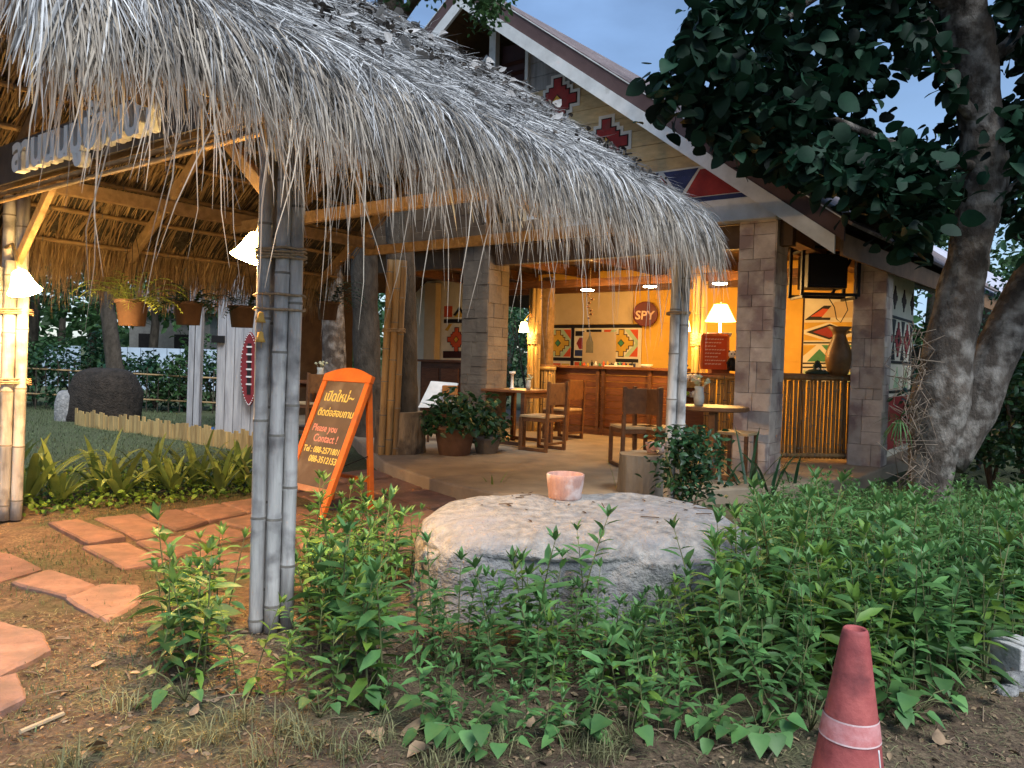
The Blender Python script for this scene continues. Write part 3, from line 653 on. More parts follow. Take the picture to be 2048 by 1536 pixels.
# tie beam and columns
m = MB(); m.beam(aq(8.30, -5.4, 3.02), aq(8.30, -2.72, 3.02), .20, .25); m.build('tie_beam', white_paint, house, bevel=.01)
m = MB(); m.beam(aq(8.30, -11.0, 3.02), aq(8.30, -5.41, 3.02), .20, .25); m.build('tie_beam', soffit_m, house, bevel=.01)  # rest of the white beam, coloured dark to stand for shade
for a, q in ((8.3, -2.72),):
    m = MB(); m.beam(aq(8.46, q, 2.80), aq(12, q, 2.80), .16, .22); m.build('wall_plate', fascia_m, house)
m = MB(); m.beam(aq(8.46, -11, 2.75), aq(8.46, -2.6, 2.75), .12, .26); m.build('lintel', soffit_m, house)
def stone_column(c, w, ztop, label, stone_tan=stone_tan):
    e = empty('stone_column', (c.x, c.y, FLOOR), label, 'column', 'stone clad columns of the restaurant')
    m = MB(); m.box((c.x, c.y, (FLOOR+ztop)/2), (w-.035, w-.035, ztop-FLOOR), Q2, A2); m.build('core', stone_core, e)
    g = random.Random(int(c.x*100))
    for nrm_, ux in ((NA, Q2), (Q2, A2), (A2, -Q2), (-Q2, NA)):
        z = FLOOR
        while z < ztop-.02:
            h = min(g.choice((.13, .20, .26, .34)), ztop-z)
            cuts = [0]+sorted(g.sample([.28, .4, .5, .6, .72], g.choice((1, 1, 2))))+[1]
            cuts = [c_ for i, c_ in enumerate(cuts) if i == 0 or c_-cuts[i-1] > .15]; cuts[-1] = 1
            for x0, x1 in zip(cuts, cuts[1:]):
                for (zz, hh) in (((z, h),) if h < .25 or g.random() < .5 else ((z, h*.45), (z+h*.45, h*.55))):
                    t = .02+g.uniform(0, .009); m = MB()
                    cx = ((x0+x1)/2-.5)*w; p = Vector((c.x, c.y, 0))+ux*cx+nrm_*(w/2-.0175+t/2)+Z*(zz+hh/2)
                    m.box(p, ((x1-x0)*w-.004, t, hh-.004), ux, nrm_); m.build('stone_block', stone_tan, e, bevel=.003)
            z += h
    return e
S1 = aq(8.52, -2.95); S0 = aq(8.5, -6.88); S2 = at(1733, 930, 9.35); S2.z = 0
stone_column(S1, .40, 2.9, 'pale sandstone column beside the round table and half wall')
stone_column(S0, .46, 2.9, 'stone column coloured dark for shade behind the potted plants', M('shaded_sandstone', (.17, .13, .09), (.10, .075, .055), scale=4, bump=.5, bscale=20, objr=.12))  # sandstone copy darkened in colour to stand for the unlit corner
stone_column(S2, .36, 2.62, 'brown shaded stone column at the far end of the bamboo half wall')
# floor slab
fp = [gp(770, 925, FLOOR), gp(835, 948, FLOOR), gp(905, 968, FLOOR), gp(985, 985, FLOOR), gp(1100, 990, FLOOR), gp(1240, 988, FLOOR), gp(1330, 985, FLOOR), gp(1440, 978, FLOOR), gp(1560, 972, FLOOR), gp(1720, 955, FLOOR), gp(1790, 925, FLOOR), aq(14.5, -1.6, FLOOR), aq(14.5, -13, FLOOR), aq(8.6, -13, FLOOR), aq(7.6, -8.6, FLOOR)]
m = MB(); K = len(fp); m.add([Vector((p.x, p.y, -.1)) for p in fp]+fp, [tuple(range(K, 2*K))]+[(i, (i+1) % K, K+(i+1) % K, K+i) for i in range(K)])
o = m.build('floor', concrete, None, bevel=.02); o['kind'] = 'structure'
# back wall, ceiling, side walls of the restaurant
AB = 11.78
bw = empty('back_wall', aq(AB, -5, FLOOR)); bw['kind'] = 'structure'
m = MB(); m.box(aq(AB+.06, -5.28, (FLOOR+3.2)/2), (6.2, .12, 3.2-FLOOR), Q2, A2); m.build('wall_panel', yellow_paint, bw)
for i in range(14):
    zz = .4+i*.2
    m = MB(); m.box(aq(AB-.004, -4.55, zz+.095), (2.8, .012, .194), Q2, A2); m.build('plank', yellow_paint, bw)
wl = empty('mural_wall', aq(AB, -10.6, FLOOR)); wl['kind'] = 'structure'
m = MB(); m.box(aq(AB+.06, -10.65, (FLOOR+3.2)/2), (2.0, .12, 3.2-FLOOR), Q2, A2); m.build('wall_panel', offwhite_paint, wl)
m = MB(); m.box(aq(AB-.1, -10.85, 1.9), (.30, .16, 1.9), Q2, A2); m.build('pilaster', beige_board, wl)
cl = empty('ceiling', aq(10, -6, 2.9)); cl['kind'] = 'structure'
for i in range(17):
    a = 8.65+i*.2; m = MB(); m.box(aq(a, -6.9, 2.93), (10.2, .194, .03), Q2, A2); m.build('ceiling_board', soffit_m, cl)
for q in (-9.6, -8.3, -7.0, -5.7, -4.4, -3.1):
    m = MB(); m.beam(aq(8.55, q, 2.83), aq(11.75, q, 2.83), .08, .16); m.build('ceiling_beam', wood_dark, cl)
for a, q0, q1 in ((10.4, -8.6, -2.8), (11.3, -8.6, -2.8)):
    m = MB(); m.beam(aq(a, q0, 2.56), aq(a, q1, 2.56), .07, .12); m.build('cross_beam', wood_dark, cl)
m = MB(); m.box(aq(9.2, -12.2, 1.6), (.12, 3.0, 3.0), Q2, A2); o = m.build('end_wall', soffit_m); o['kind'] = 'structure'
# exterior side wall with dim murals, beyond the corner column
ew = empty('side_wall', aq(11.4, -2.02, 0)); ew['kind'] = 'structure'
QS = -2.12; m = MB(); m.box(aq(11.35, QS-.06, 1.4), (2.6, .12, 2.5), A2, Q2); m.build('wall_panel', offwhite_paint, ew)
for zz in (1.02, 1.42, 2.02):
    m = MB(); m.box(aq(11.35, QS+.004, zz), (2.6, .012, .035), A2, Q2); m.build('painted_band', black_paint, ew)
for i in range(4):
    ac = 10.35+i*.62; motif(ew, aq(ac, QS, 1.73), A2, Z, .23, red_paint, None, maroon_paint, gold_paint if i == 0 else black_paint)
    motif(ew, aq(ac+.31, QS, 2.28), A2, Z, .15, maroon_paint, None, black_paint)
    poly(ew, aq(ac+.31, QS, 1.72), A2, Z, [(-.12, .27), (.12, .27), (0, 0)], black_paint, .006, 'painted_triangle'); poly(ew, aq(ac+.31, QS, 1.72), A2, Z, [(-.12, -.27), (.12, -.27), (0, 0)], black_paint, .007, 'painted_triangle')
    poly(ew, aq(ac, QS, 1.22), A2, Z, [(-.2, -.16), (.2, -.16), (0, .14)], palegreen_paint, .008, 'painted_triangle')
m = MB(); m.box(aq(11.35, QS+.005, .6), (2.6, .014, .7), A2, Q2); m.build('painted_panel', red_paint, ew)
# murals on the back wall : ux = Q2, origin picked where they are seen
def wq(u):                            # q where photo column u meets the back wall
    k = (u-1024)/F; a = AB-.02; return (k*.8*a-.6*a)/(.8+.6*k)
def wz(u, v_):
    q = wq(u); p = aq(AB-.02, q); return at(u, v_, p.y).z
OB = aq(AB-.012, 0, 0)
def rect(u0, v0, u1, v1): q0, q1 = wq(u0), wq(u1); uc = (u0+u1)/2; return q0, q1, wz(uc, v1), wz(uc, v0)
def prect(u0, v0, u1, v1, mt, t, nm='painted_panel'):
    q0, q1, z0, z1 = rect(u0, v0, u1, v1); return poly(bw, OB, Q2, Z, [(q0, z0), (q1, z0), (q1, z1), (q0, z1)], mt, t, nm)
prect(1090, 584, 1262, 648, beige_board, .016, 'beige_board')
prect(1087, 649, 1280, 742, offwhite_paint, .006)
prect(1087, 649, 1280, 656, black_paint, .012, 'painted_band'); prect(1140, 655, 1146, 742, black_paint, .013, 'painted_band'); prect(1087, 716, 1275, 723, black_paint, .011, 'painted_band')
for u0, uc, u1 in ((1090, 1114, 1139), (1205, 1240, 1273)):
    q0, q1, z0, z1 = rect(u0, 659, u1, 713); s_ = .13
    for (x, y, sx_, sy_) in ((q0, z1, 1, -1), (q1, z1, -1, -1), (q0, z0, 1, 1), (q1, z0, -1, 1)):
        poly(bw, OB, Q2, Z, [(x, y), (x+sx_*.16, y), (x, y+sy_*.18)], orangered_paint, .010, 'painted_triangle')
        poly(bw, OB, Q2, Z, [(x+sx_*.16, y), (x+sx_*.26, y), (x, y+sy_*.28), (x, y+sy_*.18)], palegreen_paint, .009, 'painted_shape')
    motif(bw, aq(AB-.012, wq(uc), wz(uc, 686)), Q2, Z, .23, gold_paint, None, maroon_paint, green_paint, t0=.012)
prect(1148, 662, 1166, 672, black_paint, .010); prect(1170, 659, 1200, 668, black_paint, .010); prect(1148, 700, 1166, 712, blue_paint, .010)
q0, q1, z0, z1 = rect(1148, 675, 1166, 698); poly(bw, OB, Q2, Z, [(q0+.03, (z0+z1)/2), (q0+.09, z1), (q1, z1), (q1, z0), (q0+.09, z0)], red_paint, .011, 'painted_shape')
prect(1148, 724, 1166, 741, orangered_paint, .010); prect(1090, 726, 1120, 740, orangered_paint, .010); prect(1122, 727, 1138, 741, gold_paint, .011); prect(1205, 726, 1270, 741, blue_paint, .010)
prect(1164, 664, 1230, 727, beige_board, .024, 'plain_board')
# right mural, seen over the half wall
prect(1602, 590, 1760, 765, offwhite_paint, .006)
prect(1600, 590, 1603.5, 765, maroon_paint, .012, 'painted_band')
def ppoly(pts, mt, t): poly(bw, OB, Q2, Z, [(wq(u), wz(u, v_)) for u, v_ in pts], mt, t)
ppoly([(1604, 640), (1642, 611), (1660, 611), (1655, 640)], black_paint, .009); ppoly([(1616, 633), (1640, 617), (1654, 618), (1646, 633)], orangered_paint, .012)
ppoly([(1638, 635), (1664, 603), (1740, 603), (1740, 635)], beige_board, .014)
ppoly([(1604, 644), (1740, 644), (1740, 660), (1690, 660), (1655, 645)], gold_paint, .008); ppoly([(1604, 645), (1650, 645), (1604, 660)], gold_paint, .009)
ppoly([(1608, 664), (1655, 648), (1702, 664), (1655, 679)], black_paint, .010); ppoly([(1622, 664), (1655, 652), (1688, 664), (1655, 675)], red_paint, .013)
ppoly([(1604, 668), (1604, 681), (1648, 681)], gold_paint, .009); ppoly([(1662, 681), (1740, 664), (1740, 681)], gold_paint, .009)
ppoly([(1604, 684), (1740, 684), (1740, 687), (1604, 687)], black_paint, .011)
ppoly([(1604, 690), (1630, 690), (1604, 712)], gold_paint, .009); ppoly([(1612, 723), (1636, 698), (1662, 723)], green_paint, .011); ppoly([(1640, 690), (1664, 690), (1652, 703)], green_paint, .010)
ppoly([(1672, 690), (1702, 690), (1687, 706)], green_paint, .010); ppoly([(1690, 723), (1690, 708), (1706, 694), (1740, 723)], gold_paint, .011)
ppoly([(1604, 725), (1740, 725), (1740, 728), (1604, 728)], black_paint, .012); ppoly([(1604, 733), (1740, 733), (1740, 736), (1604, 736)], black_paint, .012)
ppoly([(1606, 765), (1606, 740), (1618, 742), (1612, 765)], palegreen_paint, .010); ppoly([(1684, 765), (1690, 742), (1710, 742), (1712, 765)], palegreen_paint, .010)
# left mural
OL = aq(AB-.002, 0, 0)
def lpoly(pts, mt, t): poly(wl, OL, Q2, Z, [(wq(u), wz(u, v_)) for u, v_ in pts], mt, t)
lpoly([(884, 612), (900, 612), (900, 634), (884, 634)], orangered_paint, .006); lpoly([(904, 634), (915, 617), (926, 634)], gold_paint, .008); lpoly([(902, 630), (915, 613), (928, 632), (922, 632), (915, 620), (907, 632)], black_paint, .010)
lpoly([(884, 638), (934, 638), (934, 646), (884, 646)], black_paint, .008); lpoly([(886, 660), (895, 648), (900, 648), (892, 662)], gold_paint, .007); lpoly([(920, 648), (930, 655), (930, 662), (918, 650)], gold_paint, .007)
motif(wl, aq(AB-.002, wq(910), wz(910, 679)), Q2, Z, .24, orangered_paint, None, maroon_paint, gold_paint, t0=.010)
lpoly([(884, 702), (934, 702), (934, 716), (884, 716)], maroon_paint, .008)
# ------------------------------------------------------------------ restaurant furnishings
X_ = Vector((1, 0, 0)); Y_ = Vector((0, 1, 0))
cq0, cq1, ca = -7.2, -4.85, 10.73
ctr = empty('bar_counter', aq(ca, (cq0+cq1)/2, FLOOR), 'long reddish wooden bar counter with plank front', 'counter')
CT = 1.25
m = MB(); m.box(aq(ca+.22, (cq0+cq1)/2, CT-.02), (cq1-cq0+.1, .56, .045), Q2, A2); m.build('counter_top', wood_red, ctr, bevel=.006)
for i in range(9):
    zz = FLOOR+.13+i*.105; m = MB(); m.box(aq(ca+.03, (cq0+cq1)/2, zz+.05), (cq1-cq0-.04, .02, .099), Q2, A2); m.build('front_plank', wood_red, ctr, bevel=.003)
for q in (cq0+.03, -6.32, -6.22, -5.4, cq1-.03):
    m = MB(); m.box(aq(ca, q, (FLOOR+CT)/2-.02), (.055, .05, CT-FLOOR-.05), Q2, A2); m.build('stile', wood_dark, ctr, bevel=.003)
m = MB(); m.box(aq(ca+.015, (cq0+cq1)/2, FLOOR+.06), (cq1-cq0, .06, .12), Q2, A2); m.build('plinth', wood_dark, ctr)
m = MB(); m.box(aq(ca+.25, cq0+.02, (FLOOR+CT)/2), (.03, .44, CT-FLOOR-.08), Q2, A2); m.build('end_panel', wood_dark, ctr)
def bamboo_wall(name, p0, p1, z1, step, label, cat, gap=0, mat=bamboo_tan, r=.022, grp='bamboo slat walls of the restaurant'):
    p0 = Vector((p0.x, p0.y, FLOOR)); p1 = Vector((p1.x, p1.y, FLOOR)); e = empty(name, p0, label, cat, grp)
    d = p1-p0; L_ = d.length; d /= L_; k = int(L_/step); nn = d.cross(Z)
    for i in range(k+1):
        p = p0+d*(L_*i/k)+nn*random.uniform(-.008, .008); rr = r*random.uniform(.8, 1.15)
        m = MB(); culm(m, p+Z*.05, p+Z*(z1-FLOOR-.05+random.uniform(-.02, .0))+d*random.uniform(-.012, .012), rr, n=7, seg=.33, wob=.002); m.build('bamboo_stick', [mat, node_m], e, True)
    for zz, rr in ((z1-.03, .032), (FLOOR+.09, .028)):
        m = MB(); culm(m, p0+Z*(zz-FLOOR)+nn*.03-d*.03, p1+Z*(zz-FLOOR)+nn*.03+d*.03, rr, n=8, seg=.4); m.build('rail', [mat, node_m], e, True)
    m = MB(); m.beam(p0+Z*(z1-FLOOR+.005)-nn*.03-d*.03, p1+Z*(z1-FLOOR+.005)-nn*.03+d*.03, .16, .03); m.build('cap_board', fascia_m, e, bevel=.004)
    return e
hw0, hw1 = at(1548, 926, 9.42), at(1702, 928, 9.45)
bamboo_wall('bamboo_half_wall', hw0, hw1, 1.22, .046, 'bamboo half wall with light gaps between the two outer stone columns', 'half wall', mat=bamboo_brown, r=.0195)  # darker bamboo colour makes the sticks look backlit
bb0, bb1 = at(1398, 906, 10.2), at(1500, 908, 10.2)
bamboo_wall('bamboo_bar_front', bb0, bb1, 1.19, .045, 'bamboo bar front under the table lamp and red notice', 'half wall')
lw0, lw1 = at(1056, 860, 12.9), at(1106, 862, 12.7)
bamboo_wall('bamboo_screen', lw0, lw1, 1.235, .045, 'short bamboo screen at the garden end of the wooden bar', 'half wall')
def cane_post(u, d, n, ztop, label):
    p = at(u, 700, d); e = empty('bamboo_column', (p.x, p.y, FLOOR), label, 'column', 'bamboo cane columns by the bar')
    for i in range(n):
        a = 2*math.pi*i/n; c = Vector((p.x+.07*math.cos(a), p.y+.07*math.sin(a), FLOOR)); m = MB(); culm(m, c, c+Z*(ztop-FLOOR), .034, n=8, seg=.5); m.build('bamboo_cane', [bamboo_tan, node_m], e, True)
    m = MB(); wraps(m, (p.x, p.y, 1.58), .112, .112, X_, Y_, 9, .008, .02); m.build('rope_lashing', rope_m, e, True)
    return p
cp1 = cane_post(1068, 12.75, 6, 2.5, 'lashed bamboo column with a lamp beside the garden opening')
cp2 = cane_post(1397, 11.0, 6, 2.6, 'lashed bamboo column with a lamp behind the grey canopy post')
m = MB(); m.beam((cp1.x+.22, cp1.y+.1, FLOOR), (cp1.x+.22, cp1.y+.1, 2.7), .16, .14, A2); o = m.build('timber_post', rafter_m); tag(o, 'square timber post beside the mural and bamboo column', 'post')
glow = EM('lit_lampshade', (1, .66, .22), 3.0); glow2 = EM('lit_fabric_shade', (1, .60, .14), 1.7); bulb_white = EM('lit_bulb', (1, .85, .60), 26.0)
def wall_lamp(u, v_, d, label, hook):
    p = at(u, v_, d); e = empty('wall_lamp', p-Z*.1, label, 'lamp', 'small lamps on the bamboo columns')
    m = MB(); m.lathe([(.045, .09), (.05, .085), (.085, -.075), (.08, -.075), (.042, .082)], p, 14); m.build('lamp_shade', glow, e, True)
    m = MB(); pts = [p+Z*.09, p+Z*.17+X_*hook*.3, p+Z*.22+X_*hook*.7, p+Z*.15+X_*hook]; m.tube(pts, .010, 6); m.build('arm', bamboo_tan, e, True)
    lamp_light('lamp_bulb', p-Z*.10, 20, parent=e)
wall_lamp(1048, 655, 12.55, 'small bell lamp by the dark garden opening', .12)
wall_lamp(1370, 652, 10.8, 'small bell lamp beside the grey canopy post', .15)
# table lamp on the bamboo bar
p = at(1437, 744, 10.25); tz = 1.21; e = empty('table_lamp', (p.x, p.y, tz), 'lit table lamp with wide conical cream shade on bamboo bar', 'lamp')
b = Vector((p.x, p.y, tz)); s = 10.25/F
m = MB(); m.lathe([(0, 0), (.09, 0), (.115, .06), (.13, .14), (.12, .20), (.07, .235), (.10, .25), (.15, .30), (.16, .335), (.14, .335), (.05, .30), (.018, .29), (.016, .52), (0, .52)], b+Z*.2, 18); m.build('lamp_base', panda_white, e, True)
m = MB(); m.box(b+Z*.10, (.24, .2, .2), X_, Y_); m.build('stand_block', wood_red, e, bevel=.005)
zb = at(1437, 643, 10.25).z; zt2 = at(1437, 609, 10.25).z
m = MB(); m.lathe([(.20, zb-tz), (.085, zt2-tz), (.08, zt2-tz), (.195, zb-tz)], b, 28); m.build('lamp_shade', glow2, e, True)
m = MB(); m.lathe([(0, .0), (.012, .0), (.012, .03), (0, .035)], (b.x, b.y, zt2), 8); m.build('finial', bamboo_tan, e, True)
lamp_light('lamp_bulb', (b.x, b.y, zb-.02), 34, parent=e)
# ceiling pendants
for u, v_, d, lb in ((1175, 580, 11.6, 'flat disc ceiling lamp over the bar above the hanging chime'), (1300, 573, 11.0, 'flat disc ceiling lamp above the round red sign'), (1440, 567, 10.2, 'flat disc ceiling lamp above the table lamp')):
    p = at(u, v_, d); e = empty('pendant_lamp', p, lb, 'lamp', 'flat ceiling lamps over the bar')
    m = MB(); m.lathe([(0, .03), (.03, .03), (.10, .012), (.10, .004)], p, 18); m.build('lamp_shade', black_metal, e, True)
    m = MB(); m.lathe([(.095, .004), (.095, -.008), (0, -.012)], p, 18); m.build('diffuser', EM('pendant_diffuser', (1, .85, .6), 12), e, True)
    m = MB(); m.tube([p+Z*.03, Vector((p.x, p.y, 2.92))], .006, 6); m.build('cord', black_metal, e)
    lamp_light('lamp_bulb', p-Z*.06, 22, parent=e)
# red notice board, panda, basket
p = at(1428, 742, 10.05); e = empty('notice_board', p, 'orange red notice board with pale handwriting leaning by the lamp', 'sign')
uy = Vector((.03, .16, 1)).normalized(); ux = Vector((1, -.05, 0)).normalized(); w, h = .33, .46
m = MB(); m.prism([(-w/2, 0), (w/2, 0), (w/2, h), (-w/2, h)], p+Z*.02, ux, uy, .02); m.build('board', M('notice_red', (.55, .08, .02), (.45, .06, .018), scale=6, bump=.05), e)
m = MB()
for (x0, x1, y0, y1) in ((-w/2, w/2, h-.02, h+.01), (-w/2-.02, -w/2+.01, 0, h), (w/2-.01, w/2+.02, 0, h)): m.prism([(x0, y0), (x1, y0), (x1, y1), (x0, y1)], p+Z*.02, ux, uy, .03)
m.build('frame', orange_wood, e)
for i in range(8):
    m = MB(); yy = h-.07-i*.047; x = -w/2+.04
    while x < w/2-.05-.05*(i % 3):
        l_ = random.uniform(.015, .04); m.prism([(x, yy), (x+l_, yy+.004), (x+l_, yy+.017), (x, yy+.013)], p+Z*.02, ux, uy, .0225); x += l_+.008
    m.build('handwriting', print_pale, e)
p = at(1463, 742, 10.0); e = empty('bear_figurine', p, 'small black and white bear figurine at the end of bamboo bar', 'figurine')
m = MB(); m.lathe([(0, 0), (.05, 0), (.062, .06), (.058, .12), (.035, .17), (0, .175)], p, 14); m.lathe([(0, .0), (.02, .0), (.024, .03), (.015, .06), (0, .065)], p+Vector((-.03, -.045, 0)), 8); m.lathe([(0, .0), (.02, .0), (.024, .03), (.015, .06), (0, .065)], p+Vector((.03, -.045, 0)), 8)
m.tube([p+Vector((-.045, -.02, .14)), p+Vector((-.07, -.05, .10)), p+Vector((-.05, -.07, .07))], .017, 7); m.tube([p+Vector((.045, -.02, .14)), p+Vector((.07, -.05, .10)), p+Vector((.05, -.07, .07))], .017, 7); m.build('body', black_metal, e, True)
m = MB(); m.lathe([(0, -.05), (.03, -.042), (.048, -.01), (.046, .02), (.028, .042), (0, .05)], p+Z*.215, 14); m.build('head', panda_white, e, True)
m = MB()
for s_ in (-1, 1): m.lathe([(0, -.016), (.016, 0), (0, .016)], p+Vector((s_*.036, 0, .255)), 8); m.lathe([(0, -.012), (.011, 0), (0, .012)], p+Vector((s_*.02, -.042, .22)), 8)
m.build('ears_and_eyes', black_metal, e, True)
p = at(1376, 800, 9.9); p.z = max(p.z, .9); e = empty('stand_basket', (p.x, p.y, FLOOR), 'wooden stand piled with pale shells and a green fruit', 'basket')
m = MB(); m.box((p.x, p.y, (FLOOR+.80)/2), (.34, .3, .80-FLOOR), X_, Y_); m.build('stand', wood_red, e, bevel=.006)
m = MB(); m.lathe([(0, .80), (.12, .80), (.19, .90), (.18, .90), (.11, .82), (0, .82)], (p.x, p.y, 0), 16); m.build('lower_bowl', wood_dark, e)
m = MB(); m.box((p.x, p.y+.10, 1.0), (.32, .03, .42), X_, Y_); m.build('upright', wood_red, e)
m = MB(); m.lathe([(0, 1.02), (.10, 1.02), (.18, 1.10), (.17, 1.10), (.09, 1.035), (0, 1.035)], (p.x, p.y-.05, 0), 16); m.build('upper_bowl', bamboo_tan, e)
g = random.Random(3)
for lay, z0, k in ((.05, .87, 12), (-.05+.05, 1.08, 22)):
    for i in range(k):
        q = Vector((p.x+g.uniform(-.13, .13), p.y-.05+g.uniform(-.12, .10), z0+g.uniform(0, .09))); m = MB(); r = g.uniform(.025, .042)
        m.lathe([(0, -r), (r*.8, -r*.5), (r, 0), (r*.7, r*.6), (0, r)], q, 8, Vector((g.gauss(0, 1), g.gauss(0, 1), 1)).normalized()); m.build('shell', panda_white if i != 4 else M('green_fruit', (.30, .45, .05), (.22, .35, .04)), e, True)
# round red sign on the wall
wp = aq(AB-.25, wq(1291)-.15, 0); p = at(1291, 628, wp.y); e = empty('round_sign', p-Z*.2, 'round dark red sign lettered SPY hanging by the yellow wall', 'sign')
ax = Vector((-.25, -1, 0)).normalized(); r = 25/F*p.y
m = MB(); m.lathe([(0, .03), (r*.96, .03), (r, .02), (r, -.03), (0, -.03)], p, 28, ax); m.build('disc', M('dark_red_disc', (.13, .012, .012), (.09, .008, .008), scale=5, bump=.05, rough=.4), e)
ux = Z.cross(ax).normalized()*1; ux = -ax.cross(Z).normalized() if ux.x < 0 else ux
put_text('SPY', .20, .006, print_pale, p+ax*.036-Z*.03-ux*.01, ux, Vector((.06, 0, 1)).normalized(), e, 'lettering', .004, 1.0)
# hanging chime
p = at(1180, 585, 11.3); e = empty('wind_chime', p-Z*.9, 'hanging wooden chime with a long paddle over the bar', 'chime')
m = MB(); m.tube([p+Z*.35, p-Z*.5], .006, 6); m.build('cord', rope_m, e)
for i in range(7):
    q = p-Z*(.04+i*.055)+X_*random.uniform(-.04, .04); m = MB(); m.lathe([(0, -.02), (.02, -.012), (.024, .0), (.012, .018), (0, .02)], q, 8); m.build('bead', wood_mid, e, True)
q = at(1180, 662, 11.3); m = MB(); pts = [(-.008, 0), (.008, 0), (.012, -.06), (.05, -.16), (.055, -.32), (-.055, -.32), (-.05, -.16), (-.012, -.06)]
m.prism(pts[::-1], q, X_, Z, .015); m.build('paddle', M('grey_green_wood', (.16, .14, .09), (.10, .09, .06)), e)
# things standing on the counter
for i, (u, mt, nm, lb) in enumerate(((1215, offwhite_paint, 'serving_tray', 'pale tray lying on the wooden bar top'), (1262, panda_white, 'bowl', 'pale bowl on the wooden bar near the red sign'), (1313, black_metal, 'dish', 'dark dish heap at the bar end behind the canopy post'))):
    q = cq0+(cq1-cq0)*(u-1105)/225; p = aq(ca+.18, q, CT+.004); m = MB()
    if nm == 'serving_tray': m.box(p+Z*.012, (.40, .22, .022), Q2, A2)
    elif nm == 'bowl': m.lathe([(0, 0), (.07, 0), (.11, .05), (.105, .05), (.06, .012), (0, .012)], p, 16)
    else: m.lathe([(0, 0), (.13, 0), (.16, .05), (.10, .09), (0, .10)], p, 14)
    tag(m.build(nm, mt, None, True if nm != 'serving_tray' else False), lb, 'tray' if i == 0 else 'bowl')
g = random.Random(9)
for i in range(14):
    q = cq0+.35+i*.075; p = aq(ca+.30, q, CT+.004); m = MB(); h = g.uniform(.05, .10); r = g.uniform(.016, .026); m.lathe([(0, 0), (r, 0), (r, h*.6), (r*.45, h*.75), (r*.45, h), (0, h)], p, 9)
    tag(m.build('condiment_jar', [green_paint, orangered_paint, gold_paint, black_metal, panda_white][i % 5], None, True), 'small jar in the row on the bar under the plain board', 'jar', 'jars along the bar top')
# chairs and tables
def chair(loc, fwd, label, seat=seat_m):
    fwd = Vector(fwd).normalized(); sd_ = fwd.cross(Z); e = empty('wooden_chair', Vector((loc.x, loc.y, FLOOR)), label, 'chair', 'wooden chairs in the restaurant')
    o = Vector((loc.x, loc.y, FLOOR)); W = .21
    for s_ in (-1, 1):
        for f_, zt in ((.20, .43), (-.20, .90)):
            m = MB(); m.beam(o+sd_*s_*W+fwd*f_, o+sd_*s_*W+fwd*(f_-(.03 if f_ < 0 else 0))+Z*zt, .04, .04, fwd); m.build('leg', wood_mid, e, bevel=.004)
        m = MB(); m.beam(o+sd_*s_*W+fwd*.2+Z*.022, o+sd_*s_*W-fwd*.2+Z*.022, .036, .04); m.build('runner', wood_mid, e, bevel=.004)
    m = MB(); m.box(o+Z*.445, (.44, .43, .03), sd_, fwd); m.build('seat', seat, e, bevel=.006)
    m = MB(); m.box(o+Z*.405, (.42, .41, .05), sd_, fwd); m.build('seat_rail', wood_mid, e, bevel=.004)
    m = MB(); m.box(o+Z*.74-fwd*.215, (.39, .02, .28), sd_, fwd); m.build('backrest', wood_mid, e, bevel=.005)
    m = MB(); m.beam(o+sd_*.2-fwd*.2+Z*.10, o-sd_*.2-fwd*.2+Z*.10, .03, .03); m.build('stretcher', wood_mid, e)
def floor_pt(u, v_): return gp(u, v_, FLOOR)
chair(floor_pt(1084, 900), C2, 'brown wooden chair at the square table in front of the bar')
chair(at(1268, 900, 8.7), Vector((-.2, 1, 0)), 'wooden chair with open back standing behind the cut stump', seat_m)
chair(at(1322, 900, 8.6), Vector((.9, .5, 0)), 'orange lit wooden chair tucked behind the grey canopy post', seat_m)
chair(at(1125, 880, 11.6), C2, 'farther wooden chair half hidden against the bar counter')
chair(at(618, 900, 11.5), C2, 'dim wooden chair in the unlit dining corner')
def square_table(loc, label, w=.75):
    o = Vector((loc.x, loc.y, FLOOR)); e = empty('square_table', o, label, 'table', 'square wooden tables')
    m = MB(); m.box(o+Z*.745, (w, w, .035), Q2, A2); m.build('tabletop', wood_red, e, bevel=.005)
    for s_ in (-1, 1):
        for t_ in (-1, 1): m = MB(); m.box(o+Q2*s_*(w/2-.05)+A2*t_*(w/2-.05)+Z*.365, (.06, .06, .73), Q2, A2); m.build('leg', wood_dark, e, bevel=.004)
        m = MB(); m.box(o+Q2*s_*(w/2-.05)+Z*.69, (.03, w-.16, .08), Q2, A2); m.build('apron', wood_dark, e)
        m = MB(); m.box(o+A2*s_*(w/2-.05)+Z*.04, (w-.16, .05, .05), Q2, A2); m.build('foot_rail', wood_dark, e)
    return o
t1 = square_table(at(1035, 880, 10.7), 'dark square table with a candle beside the brown chair')
t2 = square_table(at(630, 880, 12.0), 'dim square table in the unlit dining corner behind the chalkboard')
m = MB(); c = t1+Z*.763-Q2*.12; m.lathe([(0, 0), (.04, 0), (.04, .01), (.02, .02), (.02, .20), (.045, .21), (.045, .24), (0, .24)], c, 12); tag(m.build('candle_holder', panda_white, None, True), 'pale candle holder on the dark square table', 'candle')
